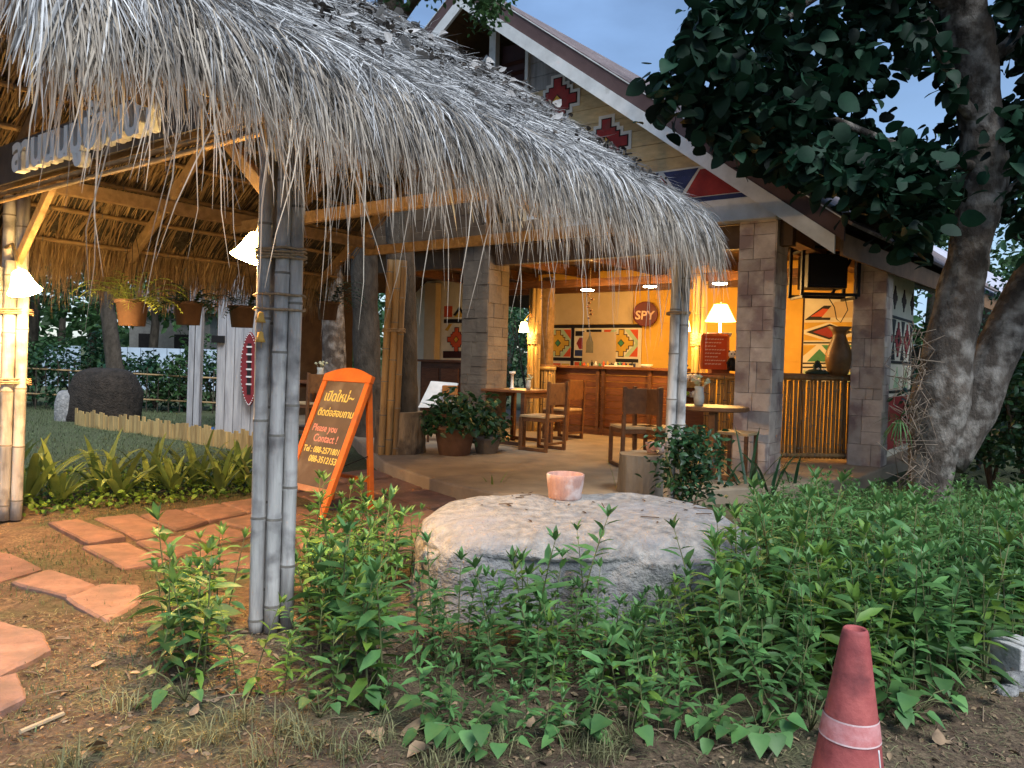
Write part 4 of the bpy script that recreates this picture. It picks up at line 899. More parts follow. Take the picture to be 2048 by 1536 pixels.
def flowers(c, label, sc=1.0):
    e = empty('flower_vase', c, label, 'vase', 'small flower vases on tables'); m = MB(); m.lathe([(0, 0), (.03*sc, 0), (.038*sc, .05*sc), (.03*sc, .10*sc), (.035*sc, .13*sc), (.03*sc, .13*sc), (.025*sc, .1*sc), (0, .02*sc)], c, 12)
    m.build('glass', M('pale_glass', (.5, .5, .44), (.4, .4, .35), rough=.2), e, True); m = MB()
    for i in range(9):
        d = Vector((random.gauss(0, .5), random.gauss(0, .5), 1)).normalized(); q = c+Z*.11*sc+d*random.uniform(.04, .1)*sc; m.tube([c+Z*.1*sc, q], .002, 4); m.lathe([(0, -.012*sc), (.018*sc, 0), (0, .014*sc)], q, 7)
    m.build('blossoms', M('pale_blossom', (.62, .60, .42), (.4, .45, .28)), e, True)
flowers(t1+Z*.763+Q2*.16, 'flower vase on the dark square table')
flowers(t2+Z*.763+Q2*.1, 'yellow flower vase in the unlit dining corner', 1.6)
rt = at(1424, 900, 7.85); rt.z = FLOOR; e = empty('round_table', rt, 'round wooden table between grey post and pale stone column', 'table')
m = MB(); m.lathe([(0, .70), (.34, .70), (.355, .71), (.355, .735), (.345, .745), (0, .745)], rt, 32); m.build('tabletop', wood_mid, e)
m = MB(); m.box(rt+Z*.37, (.075, .075, .68), Q2, A2); m.build('pedestal', wood_mid, e, bevel=.006)
for d in (Q2, A2): m = MB(); m.box(rt+Z*(.03 if d is Q2 else .032), (.52, .07, .055 if d is Q2 else .05), d, d.cross(Z)); m.build('foot', wood_mid, e, bevel=.006)
flowers(rt+Z*.747-X_*.15, 'tall pale flower vase on the round table', 1.5)
so_ = at(1475, 900, 8.05); so_.z = FLOOR; e = empty('stool', so_, 'wooden stool pushed against the pale stone column', 'stool')
m = MB(); m.box(so_+Z*.46, (.34, .34, .03), Q2, A2); m.build('seat', seat_m, e, bevel=.005)
for s_ in (-1, 1):
    for t_ in (-1, 1): m = MB(); m.box(so_+Q2*s_*.14+A2*t_*.14+Z*.22, (.035, .035, .44), Q2, A2); m.build('leg', wood_dark, e)
# vase, sculpture, loudspeaker rack on the half wall side
p = at(1676, 748, 9.4); p.z = 1.24; m = MB(); s = 9.4/F
m.lathe([(0, 0), (.11, 0), (.13, .06), (.155, .18), (.15, .27), (.10, .40), (.075, .47), (.085, .52), (.14, .58), (.13, .58), (.07, .52), (.06, .46), (0, .40)], p, 24)
tag(m.build('tall_vase', vase_m, None, True), 'tall brown glazed vase with flared rim on the half wall', 'vase')
p = at(1634, 748, 9.4); p.z = 1.24; e = empty('carving', p, 'small dark carved ornament beside the tall vase', 'ornament')
m = MB(); m.lathe([(0, 0), (.14, 0), (.15, .02), (.10, .05), (.05, .06), (.055, .10), (.03, .15), (0, .17)], p, 12, sy=.6); m.build('body', M('dark_carving', (.04, .06, .04), (.02, .03, .02)), e, True)
m = MB(); m.lathe([(0, 0), (.025, .01), (0, .03)], p+Vector((-.02, -.09, .05)), 8); m.lathe([(0, 0), (.025, .01), (0, .03)], p+Vector((.04, -.09, .04)), 8); m.build('white_shell', panda_white, e, True)
c = at(1648, 545, 9.3); e = empty('hanging_loudspeaker', c-Z*.3, 'black loudspeaker box in a steel rack hung under the eave', 'speaker')
m = MB(); m.box(c-X_*.02, (.47, .34, .40), X_, Y_); m.build('cabinet', black_metal, e, bevel=.01)
m = MB(); m.box(c+Vector((-.02, -.176, 0)), (.42, .012, .34), X_, Y_); m.build('grille', black_metal, e)
m = MB()
for sx_ in (-.33, .33):
    for sy_ in (-.2, .2): m.beam(c+Vector((sx_, sy_, -.30)), c+Vector((sx_, sy_, .36)), .035, .035, Y_)
for sz in (-.28, .27):
    for sy_ in (-.2, .2): m.beam(c+Vector((-.35, sy_, sz)), c+Vector((.35, sy_, sz)), .03, .035)
    for sx_ in (-.31, .31): m.beam(c+Vector((sx_, -.2, sz-.03)), c+Vector((sx_, .2, sz-.03)), .03, .03)
m.beam(c+Vector((.33, 0, .2)), c+Vector((.10, 0, -.27)), .03, .03); m.build('rack', black_metal, e)
m = MB()
for s_ in (-.25, .25): m.beam(c+Vector((s_, 0, .3)), c+Vector((s_, 0, .75)), .03, .03, Y_)
m.build('hanger', black_metal, e)
m = MB(); m.tube([c+Vector((.02, -.1, -.3)), c+Vector((.10, -.1, -.42)), c+Vector((.13, -.1, -.56)), c+Vector((.18, -.1, -.60)), c+Vector((.26, -.1, -.45)), c+Vector((.22, -.1, -.3))], .006, 6); m.build('cable', black_metal, e, True)
# wooden sideboard below the left mural, leaning board behind the pots
p = at(895, 800, 13.0); m = MB(); e = empty('sideboard', Vector((p.x, p.y, FLOOR)), 'dark wooden sideboard under the mural by the stone column', 'cabinet'); o = Vector((p.x, p.y, FLOOR))
m.box(o+Z*.55, (.9, .4, 1.1), Q2, A2); m.build('carcass', wood_dark, e, bevel=.006); m = MB(); m.box(o+Z*1.12, (1.0, .5, .04), Q2, A2); m.build('top', wood_red, e, bevel=.004)
for s_ in (-.22, .22): m = MB(); m.box(o+Z*.55+Q2*s_-A2*.206, (.38, .014, .9), Q2, A2); m.build('door', wood_red, e, bevel=.004)
p = at(884, 800, 10.6); e = empty('folded_menu_stand', Vector((p.x, p.y, FLOOR)), 'pale tilted board with an orange side behind the potted plants', 'board')
m = MB(); b0 = at(836, 815, 10.5); b1 = at(905, 815, 10.5); tp = at(862, 762, 10.7); tp1 = at(915, 766, 10.7)
m.add([b0, b1, tp1, tp]+[v_+Vector((.01, .03, -.005)) for v_ in (b0, b1, tp1, tp)], [(0, 1, 2, 3), (7, 6, 5, 4), (0, 4, 5, 1), (1, 5, 6, 2), (2, 6, 7, 3), (3, 7, 4, 0)]); m.build('board', white_paint, e)
m = MB(); c = at(900, 780, 10.55); m.box(c, (.20, .2, .12), X_, Y_); m.build('box', M('orange_box', (.42, .16, .04), (.32, .12, .03)), e)
for s_ in (-.18, .18): m = MB(); m.beam(Vector((p.x+s_, p.y, FLOOR)), Vector((p.x+s_, p.y, b0.z+.02)), .03, .03, Y_); m.build('leg', wood_dark, e)
# ------------------------------------------------------------------ things in front: sign, lamps, boulder, cone, logs, pots
Rf = gp(640, 1042); wd = Vector((-.75, .66, 0)).normalized(); bk = Vector((.66, .75, 0)).normalized()
e = empty('chalkboard_sign', Rf, 'orange framed chalkboard sandwich sign with yellow and pink handwriting on the path', 'sign')
H = 1.19; lean = .50; uy = (Z*H+bk*lean).normalized(); Ls = math.hypot(H, lean); ux = -wd; Wd = .60
def BP(x, y): return Rf+wd*(Wd/2)+ux*x+uy*y          # board plane, x from centre, y along the slope
nrm_ = ux.cross(uy).normalized()
for s_ in (-1, 1):
    m = MB(); m.prism([(s_*Wd/2-.032, 0), (s_*Wd/2+.032, 0), (s_*Wd/2+.032, Ls-.12), (s_*Wd/2-.032, Ls-.12)], BP(0, 0)-nrm_*.02, ux, uy, .04); m.build('stile', orange_wood, e, bevel=.006)
arc = [(-Wd/2-.032, Ls-.118), (Wd/2+.032, Ls-.118)]+[(Wd/2+.032-(Wd+.064)*i/12, Ls-.055+.065*math.sin(math.pi*i/12)) for i in range(13)]
m = MB(); m.prism(arc, BP(0, 0)-nrm_*.021, ux, uy, .042); m.build('arched_top_rail', orange_wood, e, bevel=.005)
m = MB(); m.prism([(-Wd/2+.034, .20), (Wd/2-.034, .20), (Wd/2-.034, .25), (-Wd/2+.034, .25)], BP(0, 0)-nrm_*.018, ux, uy, .036); m.build('bottom_rail', M('worn_rail', (.45, .26, .17), (.32, .15, .09), bump=.2), e, bevel=.004)
m = MB(); m.prism([(-Wd/2+.033, .25), (Wd/2-.033, .25), (Wd/2-.033, Ls-.119), (-Wd/2+.033, Ls-.119)], BP(0, 0)-nrm_*.006, ux, uy, .012); m.build('chalkboard', chalk_m, e)
for y, tx, sz, mt, x in ((1.03, 'เปิดใหม่~', .125, chalk_yellow, -.02), (.885, 'ติดต่อสอบถาม!', .092, chalk_yellow, .02), (.745, 'Please you', .088, chalk_pink, -.06), (.655, 'Contact !', .095, chalk_pink, .0), (.555, 'Tel : 088-2571801', .074, chalk_yellow, .0), (.475, '088-3512153', .078, chalk_yellow, .06)):
    put_text(tx, sz, .0008, mt, BP(x, y)+nrm_*.0072, ux, uy, e, 'handwriting', .0012, .93)
bt = BP(0, Ls-.13)-nrm_*.03; bf = gp(742, 1024)
for s_ in (-1, 1):
    f_ = Vector((bf.x, bf.y, 0)) if s_ > 0 else Vector((bf.x, bf.y, 0))+wd*.56
    m = MB(); m.beam(f_, bt+ux*s_*.27, .035, .05, bk); m.build('back_leg', orange_wood, e, bevel=.005)
m = MB(); fa = Vector((bf.x, bf.y, 0))+wd*.02; m.beam(fa.lerp(bt+ux*.27, .25), (fa+wd*.54).lerp(bt-ux*.27, .25), .025, .05, bk); m.build('cross_bar', orange_wood, e)
m = MB(); m.tube([BP(Wd/2, .45)-nrm_*.02, Vector((bf.x, bf.y, 0)).lerp(bt+ux*.27, .45)], .004, 6); m.build('stay_chain', black_metal, e)
# lamps on the canopy posts
def post_lamp(u, v_, d, post_pt, label, ax, sc=1.0):
    p = at(u, v_, d); e = empty('post_lamp', p-Z*.12, label, 'lamp', 'glowing lamps on canopy posts'); ax = Vector(ax).normalized()
    m = MB(); m.lathe([(.022*sc, .075*sc), (.034*sc, .068*sc), (.045*sc, .045*sc), (.056*sc, .010*sc), (.070*sc, -.025*sc), (.088*sc, -.052*sc), (.083*sc, -.054*sc), (.064*sc, -.022*sc), (.050*sc, .012*sc), (.038*sc, .045*sc)], p, 26, ax); m.build('lamp_shade', EM('blazing_shade', (1, .62, .20), 34), e, True)
    m = MB(); m.lathe([(0, .03), (.02, .02), (.026, 0), (.018, -.015), (0, -.02)], p+ax*.02, 12, ax); m.build('bulb', bulb_white, e, True)
    m = MB(); t_ = p+ax*.065*sc; m.tube([t_, t_+ax*.08+Z*.03, t_.lerp(post_pt, .5)+Z*.16, post_pt+Z*.10], .012, 7); m.build('arm', bamboo_tan, e, True)
    lamp_light('lamp_bulb', p-ax*.055*sc, 88 if sc < 1.22 else 95, (1, .58, .24), rad=.03, parent=e)
post_lamp(506, 498, P1.y+.13, at(545, 460, P1.y+.05), 'blazing lamp hooked on the tall grey bamboo post beside chalkboard', (.28, .15, 1), 1.05)
post_lamp(45, 566, P0.y-.38, P0+Z*1.95, 'blazing lamp on the bamboo post by the hanging fern', (-.35, .1, 1), 1.23)
# string of small bells on the tall post
p = at(524, 590, P1.y-.07); e = empty('bell_string', p-Z*.3, 'short string of small yellow bells tied on tall bamboo post', 'bells')
m = MB(); m.tube([p, p-Z*.10+X_*.004, p-Z*.24], .003, 5); m.build('cord', rope_m, e)
for dz in (.10, .19):
    m = MB(); m.lathe([(.004, .025), (.012, .02), (.016, -.005), (.024, -.025), (.020, -.025), (.0, .01)], p-Z*dz-X_*.004, 10); m.build('bell', M('yellow_bell', (.60, .36, .08), (.4, .22, .05)), e, True)
# boulder
def boulder(name, c, ax, ay, hz, label, cat, mat, flat=.7, seed=1, nU=72, nV=36, rot=0.0, e1=.55):
    m = MB()
    for j in range(nV+1):
        ph = -math.pi/2+math.pi*j/nV
        for i in range(nU):
            th = 2*math.pi*i/nU
            sgnp = lambda x, p_: math.copysign(abs(x)**p_, x)
            x = sgnp(math.cos(th), .72)*abs(math.cos(ph))**e1; y = sgnp(math.sin(th), .72)*abs(math.cos(ph))**e1; z = sgnp(math.sin(ph), flat)
            v_ = Vector((x*ax, y*ay, z*hz)); q = v_+Vector((seed*3.1, 0, 0))
            k = 1+.16*mnoise.noise(q*1.3)+.075*mnoise.noise(q*3.1)+.03*mnoise.noise(q*8)+.012*mnoise.noise(q*19)
            cv = abs(mnoise.noise(q*1.7+Vector((0, 4, 0)))); k -= .035*max(0, 1-cv/.035)
            if z > .75: k = 1+(k-1)*.35
            v_ = Vector((v_.x*k, v_.y*k, v_.z*(1+(k-1)*.6)+.018*mnoise.noise(q*5)+.008*mnoise.noise(q*14)))
            cr_, sr_ = math.cos(rot), math.sin(rot); m.v.append((c.x+v_.x*cr_-v_.y*sr_, c.y+v_.x*sr_+v_.y*cr_, c.z+v_.z))
    for j in range(nV):
        for i in range(nU): m.f.append([j*nU+i, j*nU+(i+1) % nU, (j+1)*nU+(i+1) % nU, (j+1)*nU+i]); m.m.append(0)
    return tag(m.build(name, mat, None, True), label, cat)
bc = at(1158, 1100, 4.35); bc.z = .10
BOULDER = boulder('boulder', bc, .93, .56, .40, 'large flat topped pale granite boulder among the weeds', 'boulder', granite, flat=.30, seed=2, rot=.04, e1=.36, nU=130, nV=70); BOULDER.rotation_euler = (R(5), 0, 0); BOULDER.location.z -= .02
bpy.context.view_layer.update()
def top_z(o, x, y):
    ok_, loc, _n, _i = o.ray_cast(o.matrix_world.inverted() @ Vector((x, y, 5)), o.matrix_world.inverted().to_3x3() @ Vector((0, 0, -1)))
    return (o.matrix_world @ loc).z if ok_ else .5
p = at(1130, 990, 4.58); p.z = top_z(BOULDER, p.x, p.y)-.004; m = MB()
m.lathe([(0, 0), (.092, 0), (.100, .012), (.100, .045), (.106, .07), (.112, .12), (.114, .145), (.108, .152), (.100, .145), (.094, .05), (0, .04)], p, 28)
tag(m.build('clay_bowl', pinkclay, None, True), 'weathered pink clay bowl standing on the flat boulder', 'bowl')
g = random.Random(2); tw = []
for i in range(26):
    q = Vector((bc.x+g.uniform(-.6, .75), 0, 0)); q.y = bc.y+g.uniform(-.32, .36); q.z = top_z(BOULDER, q.x, q.y)+.003
    m = MB(); dv = Vector((g.gauss(0, 1), g.gauss(0, .6), .05)).normalized()
    if i % 3: m.leaf(q, dv, Z, g.uniform(.02, .045), g.uniform(.012, .02), bend=-.2, fold=.6); nm = 'dry_leaf_scrap'
    else: m.tube([q+Z*.004, q+dv*g.uniform(.05, .12)+Z*.006], .003, 5); nm = 'twig'
    tag(m.build(nm, M('dark_litter', (.10, .065, .04), (.05, .03, .02)), None), 'dark %s lying on the boulder top' % ('leaf scrap' if i % 3 else 'bit of twig'), 'leaf' if i % 3 else 'twig', 'litter on the boulder')
# traffic cone
ct = at(1711, 1256, 1.92); cb = Vector((ct.x-.008, ct.y, gh(ct.x, ct.y))); Hc = ct.z-cb.z
e = empty('traffic_cone', cb, 'faded red traffic cone with a scuffed reflective band', 'cone'); ax = (ct-cb).normalized()
def cr2(z): return .030+(.128-.030)*(1-z/Hc)
m = MB(); m.lathe([(.128, .03)]+[(cr2(z)*(1+.012*mnoise.noise(Vector((z*9, 0, 0)))), z) for z in np.linspace(.06, Hc-.012, 22)]+[(.029, Hc-.003), (.026, Hc), (.022, Hc-.004), (.021, Hc-.12)], cb, 36, ax); m.build('body', cone_m, e, True)
zb0, zb1 = Hc-.270, Hc-.222
m = MB(); m.lathe([(cr2(z)+.0022, z) for z in np.linspace(zb0, zb1, 6)], cb, 36, ax); m.build('reflective_band', cone_band, e, True)
m = MB(); m.lathe([(cr2(zb1)+.0026, zb1-.001), (cr2(zb1+.003)+.0026, zb1+.003)], cb, 36, ax); m.lathe([(cr2(zb0-.003)+.0026, zb0-.003), (cr2(zb0)+.0026, zb0+.001)], cb, 36, ax); m.build('band_edge', M('pale_edge', (.70, .52, .50), (.6, .4, .38)), e, True)
m = MB(); dirv = Vector((.62, -.78, 0)); zz = np.linspace(zb0-.06, zb0-.012, 6); m.tube([cb+ax*z+dirv*(cr2(z)+.001) for z in zz], .0022, 5); m.build('paint_drip', white_paint, e, True)
m = MB(); m.box(cb+Z*.016, (.36, .36, .032), X_, Y_); m.build('base_plate', cone_m, e, bevel=.012)
# logs and stumps
def stump(name, c, r, h, label, mat, seed, flare=1.12):
    m = MB(); n_ = 26; prof = []
    for j in range(9):
        t = j/8
        for i in range(n_):
            a = 2*math.pi*i/n_; k = 1+.10*mnoise.noise(Vector((math.cos(a)*1.6+seed, math.sin(a)*1.6, t*.8)))+.03*mnoise.noise(Vector((math.cos(a)*6, math.sin(a)*6, t*3+seed)))
            rr = r*k*(1+(flare-1)*(1-t)**2); m.v.append((c.x+rr*math.cos(a), c.y+rr*math.sin(a), c.z+h*t+(.012*mnoise.noise(Vector((a, seed, 2))) if j == 8 else 0)))
    for j in range(8):
        for i in range(n_): m.f.append([j*n_+i, j*n_+(i+1) % n_, (j+1)*n_+(i+1) % n_, (j+1)*n_+i]); m.m.append(0)
    m.f.append([8*n_+i for i in range(n_)]); m.m.append(1)
    return tag(m.build(name, [mat, M('cut_end_grain', (.42, .32, .20), (.26, .19, .12), scale=14, bump=.3)], None), label, 'stump')
c = gp(790, 935); c.z = -.01; stump('log_stump', c+Y_*.30, .31, .66, 'fat pale sawn log standing beside the chalkboard sign', log_m, 3)
c = at(1283, 985, 6.9); c.z = .0; stump('log_stump', c, .215, .50, 'grey weathered cut stump behind the boulder', M('grey_log', (.22, .19, .15), (.10, .085, .07), scale=4, stretch=(1.5, 1.5, .4), bump=.6), 8, 1.05)
p = at(1312, 888, 6.85); p.z = .515; m = MB(); m.lathe([(0, 0), (.075, 0), (.09, .05), (.095, .09), (.085, .09), (.075, .03), (0, .02)], p, 18); tag(m.build('clay_bowl', pinkclay, None, True), 'small pink clay bowl on the grey cut stump', 'bowl')
# potted plants beside the floor edge
def pot(mb, c, r, h, rim=.03): mb.lathe([(0, 0), (r*.72, 0), (r*.95, h-.05), (r*1.04, h-.05), (r*1.04, h), (r*.92, h), (r*.88, h-.05), (0, h-.06)], c, 22)
def potted(u, v_, r, h, n_, hh, label, mat, seed, lsz=.12):
    c = gp(u, v_, FLOOR); c = c+Y_*r; c.z = FLOOR; e = empty('potted_plant', c, label, 'plant', 'potted plants at the floor edge'); m = MB(); pot(m, c, r, h); m.build('pot', mat, e, True)
    m = MB(); m.lathe([(r*.9, h-.05), (0, h-.045)], c, 18); m.build('soil', soil_pot, e)
    g = np.random.default_rng(seed); th = g.uniform(0, 6.28, n_); rr = np.sqrt(g.random(n_))*r*1.6; zz = h+g.random(n_)*hh*(1-.5*(rr/(r*1.6))**2)-.08*(rr/(r*1.6))
    C = np.stack([c.x+rr*np.cos(th), c.y+rr*np.sin(th), c.z+zz], 1); crown('foliage', C, g.uniform(lsz*.7, lsz*1.2, n_), leaf_dark, e, seed, .5, .2)
    m = MB()
    for i in range(7): a = i*.9; m.tube([c+Z*(h-.06), c+Vector((math.cos(a)*r*.6, math.sin(a)*r*.6, h+hh*.7))], .008, 5)
    m.build('stems', stem_m, e)
potted(905, 914, .26, .36, 420, .48, 'leafy bush in a big brown clay pot on the floor edge', pot_clay, 41)
potted(972, 909, .18, .22, 260, .55, 'leafy bush in a low grey pot by the stone column', pot_grey, 42, .11)
# dark shrub with flower stalk beside the canopy far post
c = gp(1378, 990); e = empty('shrub', c, 'dark bushy shrub hiding the foot of the grey canopy post', 'plant'); g = np.random.default_rng(51); c = at(1375, 985, 6.1); c.z = 0; e.location = c; WLOC[e.as_pointer()] = c.copy()
n_ = 900; C = np.stack([c.x+g.normal(size=n_)*.12, c.y+g.normal(size=n_)*.12, .16+g.beta(2, 1.6, n_)*.68], 1); crown('foliage', C, g.uniform(.045, .09, n_), leaf_dark, e, 51, .45, .2)
m = MB(); [m.tube([c, c+Vector((random.gauss(0, .1), random.gauss(0, .08), .6))], .008, 5) for i in range(6)]; m.build('stems', stem_m, e)
# stone debris at the bed corner
for i, (u, v_, r, lb) in enumerate(((2040, 1375, .07, 'pale rough stone at the corner of the weed bed'), (2012, 1390, .045, 'small grey stone beside the broken white block'), (2060, 1330, .06, 'brownish stone behind the broken white block'))):
    q = gp(u, v_); boulder('stone', Vector((q.x, q.y, .015)), r, r*.8, r*.6, lb, 'stone', granite, seed=9+i, nU=24, nV=12)
q = gp(2004, 1350); m = MB()
m.box((q.x, q.y, .075), (.045, .20, .15), Vector((.9, .3, 0)).normalized(), Vector((-.3, .9, 0)).normalized()); m.box((q.x+.07, q.y+.03, .135), (.10, .19, .04), Vector((.9, .3, 0)).normalized(), Vector((-.3, .9, 0)).normalized())
tag(m.build('concrete_block', M('pale_concrete', (.55, .53, .50), (.36, .34, .32), scale=12, bump=.6), None, bevel=.006), 'broken white concrete block at the corner of the weed bed', 'block')
# ------------------------------------------------------------------ weeds
def inpoly(u, v_, P):
    r_ = False; j = len(P)-1
    for i in range(len(P)):
        if (P[i][1] > v_) != (P[j][1] > v_) and u < (P[j][0]-P[i][0])*(v_-P[i][1])/(P[j][1]-P[i][1])+P[i][0]: r_ = not r_
        j = i
    return r_
def weed(seed, h, lush=1.0, asp=1.0):
    g = random.Random(seed); m = MB(); bx, by = g.uniform(-.12, .12), g.uniform(-.12, .12)
    def ax(t): return Vector((bx*h*t*t, by*h*t*t, h*t))
    m.mi = 1; m.tube([ax(t/5) for t in range(6)], [.0042, .004, .0036, .003, .0025, .0015], 5)
    m.mi = 0; k = int(h/.042*lush); ph = g.uniform(0, 6.28)
    for i in range(k):
        t = .10+.86*(i+g.uniform(-.2, .2))/k
        if t < .35 and g.random() < .35: continue
        a = ph+i*2.4+g.uniform(-.4, .4); el = -.15+.85*t+g.uniform(-.25, .25)
        ln = (.062+.062*math.sin(math.pi*min(1, t*.85+.1)))*g.uniform(.75, 1.25)
        for s_ in ((0, math.pi) if g.random() < .55 else (0,)):
            d = Vector((math.cos(a+s_)*math.cos(el), math.sin(a+s_)*math.cos(el), math.sin(el)))
            m.leaf(ax(t), d, Z+Vector((g.gauss(0, .25), g.gauss(0, .25), 0)), ln, ln*g.uniform(.25, .37)*asp, bend=g.uniform(.1, .5), fold=.35)
    for i in range(g.choice((5, 6, 7))):
        a = ph+i*1.1; el = g.uniform(.7, 1.3); d = Vector((math.cos(a)*math.cos(el), math.sin(a)*math.cos(el), math.sin(el))); ln = g.uniform(.045, .085)
        m.leaf(ax(.97), d, Vector((-math.cos(a), -math.sin(a), .4)), ln, ln*.34, bend=g.uniform(-.1, .25), fold=.5)
    return m
VAR = [weed(100+i, .34+.026*i, 1.0 if i % 2 else 1.2) for i in range(12)]+[weed(140+i, .24+.05*i, .75, 1.7) for i in range(3)]
VM = [v_.mesh('weed_plant', [(leaf_mid2 if i > 11 else leaf_weed if i % 3 else leaf_weed2), stem_m], None, True) for i, v_ in enumerate(VAR)]
RB = [(820, 1500), (830, 1290), (1000, 1275), (1380, 1262), (1490, 1100), (1500, 1040), (1560, 1012), (2048, 1008), (2260, 1120), (2120, 1290), (1985, 1370), (1930, 1400), (1800, 1450), (1560, 1470), (1250, 1500), (1000, 1500)]
RA = [(285, 1395), (330, 1290), (400, 1210), (470, 1225), (600, 1170), (625, 1130), (770, 1120), (835, 1150), (840, 1200), (740, 1240), (780, 1440), (560, 1430), (430, 1400)]
spots = []; g = random.Random(77); tries = 0
while tries < 9000:
    tries += 1; x = g.uniform(-1.9, 5.2); y = g.uniform(2.5, 7.9)
    u, v_ = pj((x, y, 0))
    rb = inpoly(u, v_, RB); ra = inpoly(u, v_, RA)
    if not (rb or ra): continue
    if ((x-bc.x)/1.0)**2+((y-bc.y)/.58)**2 < 1: continue
    if math.hypot(x-P1.x, y-P1.y) < .17 or (450 < u < 610 and 1215 < v_ < 1345): continue
    nn_ = mnoise.noise(Vector((x*1.3, y*1.3, 4)))
    dens = (.62 if rb else .50)+.55*nn_
    if v_ > 1380 and u < 1650: dens *= .55
    if rb and u > 1400: dens += .25
    if y > 5.3: dens *= .8
    if g.random() > dens: continue
    if any((x-sx_)**2+(y-sy_)**2 < .0022 for sx_, sy_, *_ in spots[-900:]): continue
    vi = g.randrange(15); s_ = g.choice((g.uniform(.65, 1.0), g.uniform(.9, 1.25)))
    if rb and 830 < u < 1430: s_ *= (g.choice((.5, .55, .6, .85)) if v_ < 1400 else .72)
    if ra and 420 < u < 640 and v_ > 1290: s_ *= .55
    if y > 4.0: s_ *= max(.52, 1-.24*(y-4.0))
    if v_ > 1420: s_ *= .72
    spots.append((x, y, gh(x, y)-.01, vi, s_, g.uniform(0, 6.28), g.gauss(0, .13), g.gauss(0, .13)))
spots.sort(key=lambda q: q[1])
near, far = spots[:290], spots[290:]
for x, y, z, vi, s_, rz, tx, ty in near:
    o = inst(VM[vi], (x, y, z), rz, s_, 'weed_plant', tilt=(tx, ty)); u = pj((x, y, 0))[0]
    tag(o, 'short weed with broad oval leaves in the bed' if vi > 11 else 'young yellow green weed with lance shaped leaves in the bed' if vi % 3 == 0 else 'dark green weed with lance shaped leaves in the bed', 'plant', 'leafy weeds in the bed')
m = MB(); Vs, Fs, Ms = [], [], []; base = 0
for x, y, z, vi, s_, rz, tx, ty in far:
    src = VAR[vi]; a = np.array(src.v)*s_; c_, s2 = math.cos(rz), math.sin(rz)
    a = np.stack([a[:, 0]*c_-a[:, 1]*s2+tx*a[:, 2]+x, a[:, 0]*s2+a[:, 1]*c_+ty*a[:, 2]+y, a[:, 2]+z], 1); m.v.extend(map(tuple, a.tolist()))
    for f, mi in zip(src.f, src.m): m.f.append([i+base for i in f]); m.m.append(mi)
    base += len(a)
if m.v: o = m.build('undergrowth', [leaf_weed, stem_m], None, True); tag(o, 'dense green weeds filling the bed under the leaning tree', 'weeds', kind='stuff')
# low creeping plants with heart shaped leaves at the bed edge
def heart(seed):
    g = random.Random(seed); m = MB()
    for i in range(9):
        a = g.uniform(0, 6.28); rr = g.uniform(.02, .13); q = Vector((math.cos(a)*rr, math.sin(a)*rr, g.uniform(.03, .12))); m.mi = 1; m.tube([(0, 0, 0), q*.6+Z*.02, q], .002, 4); m.mi = 0
        m.leaf(q, Vector((math.cos(a+g.uniform(-.6, .6)), math.sin(a), g.uniform(-.7, -.1))), Z, g.uniform(.05, .08), g.uniform(.05, .07), bend=.2, fold=.25, st=((.06, .75), (.22, 1.0), (.55, .72)))
    return m.mesh('creeper', [leaf_weed, stem_m], None, True)
HM = [heart(i) for i in range(4)]; g = random.Random(12)
for u, v_ in ((720, 1420), (640, 1440), (930, 1490), (900, 1470), (1000, 1512), (1140, 1500), (1180, 1480), (1255, 1495), (1420, 1480), (1520, 1490), (1620, 1475), (1790, 1460), (1830, 1440), (1900, 1410), (1480, 1500), (370, 1405), (1950, 1300)):
    q = gp(u, v_); tag(inst(g.choice(HM), (q.x, q.y, gh(q.x, q.y)), g.uniform(0, 6), g.uniform(.8, 1.3), 'creeper'), 'low creeper with heart shaped leaves at the bed edge', 'plant', 'heart leaved creepers along the bed')
# strap leaved lilies
def strap(u, v_, n_, hmin, hmax, wid, seed, label, grp, mat=leaf_strap, z=0.0, arch=1.0):
    g = random.Random(seed); c = gp(u, v_, z); e = empty('lily_plant', c, label, 'plant', grp)
    for i in range(n_):
        a = i*2.4+g.uniform(-.5, .5); ln = g.uniform(hmin, hmax); el = g.uniform(.75, 1.35); P_ = [Vector((0, 0, 0))]; d = Vector((math.cos(a)*math.cos(el), math.sin(a)*math.cos(el), math.sin(el))); dr = g.uniform(.10, .34)*arch
        for k in range(7): P_.append(P_[-1]+d*(ln/7)); d = (d-Z*dr*(k/5)).normalized()
        m = MB(); sd_ = Vector((-math.sin(a), math.cos(a), 0)); vs_ = []
        for k, p in enumerate(P_):
            w = wid*(.45, .8, 1, 1, .92, .75, .48, .04)[k]*.5; vs_ += [c+p-sd_*w+Z*w*.35, c+p, c+p+sd_*w+Z*w*.35]
        m.add(vs_, [f for k in range(7) for f in ((3*k, 3*k+1, 3*k+4, 3*k+3), (3*k+1, 3*k+2, 3*k+5, 3*k+4))]); m.build('strap_leaf', mat, e, True)
for i, (u, v_, h1) in enumerate(((55, 1012, .75), (118, 1010, .55), (205, 995, .60), (240, 1000, .55), (300, 985, .55), (345, 992, .55), (395, 980, .58), (440, 988, .5), (478, 975, .55), (505, 985, .5), (20, 985, .6))):
    strap(u, v_, 14, h1*.6, h1*1.15, .066, 200+i, 'strap leaved lily plant lit yellow beside the flagstone path', 'lilies beside the path', arch=1.5)
for i, (u, v_, h1) in enumerate(((1440, 1000, .5), (1496, 1000, .72), (1540, 1005, .7), (1585, 995, .5))):
    strap(u, v_, 7, h1*.6, h1*1.1, .034, 300+i, 'thin bladed lily plant at the foot of the pale stone column', 'lilies by the stone column', leaf_dark, arch=1.3)
strap(985, 998, 4, .25, .36, .022, 320, 'single tuft of upright grass leaves at the floor edge', 'tufts by the floor', leaf_strap)
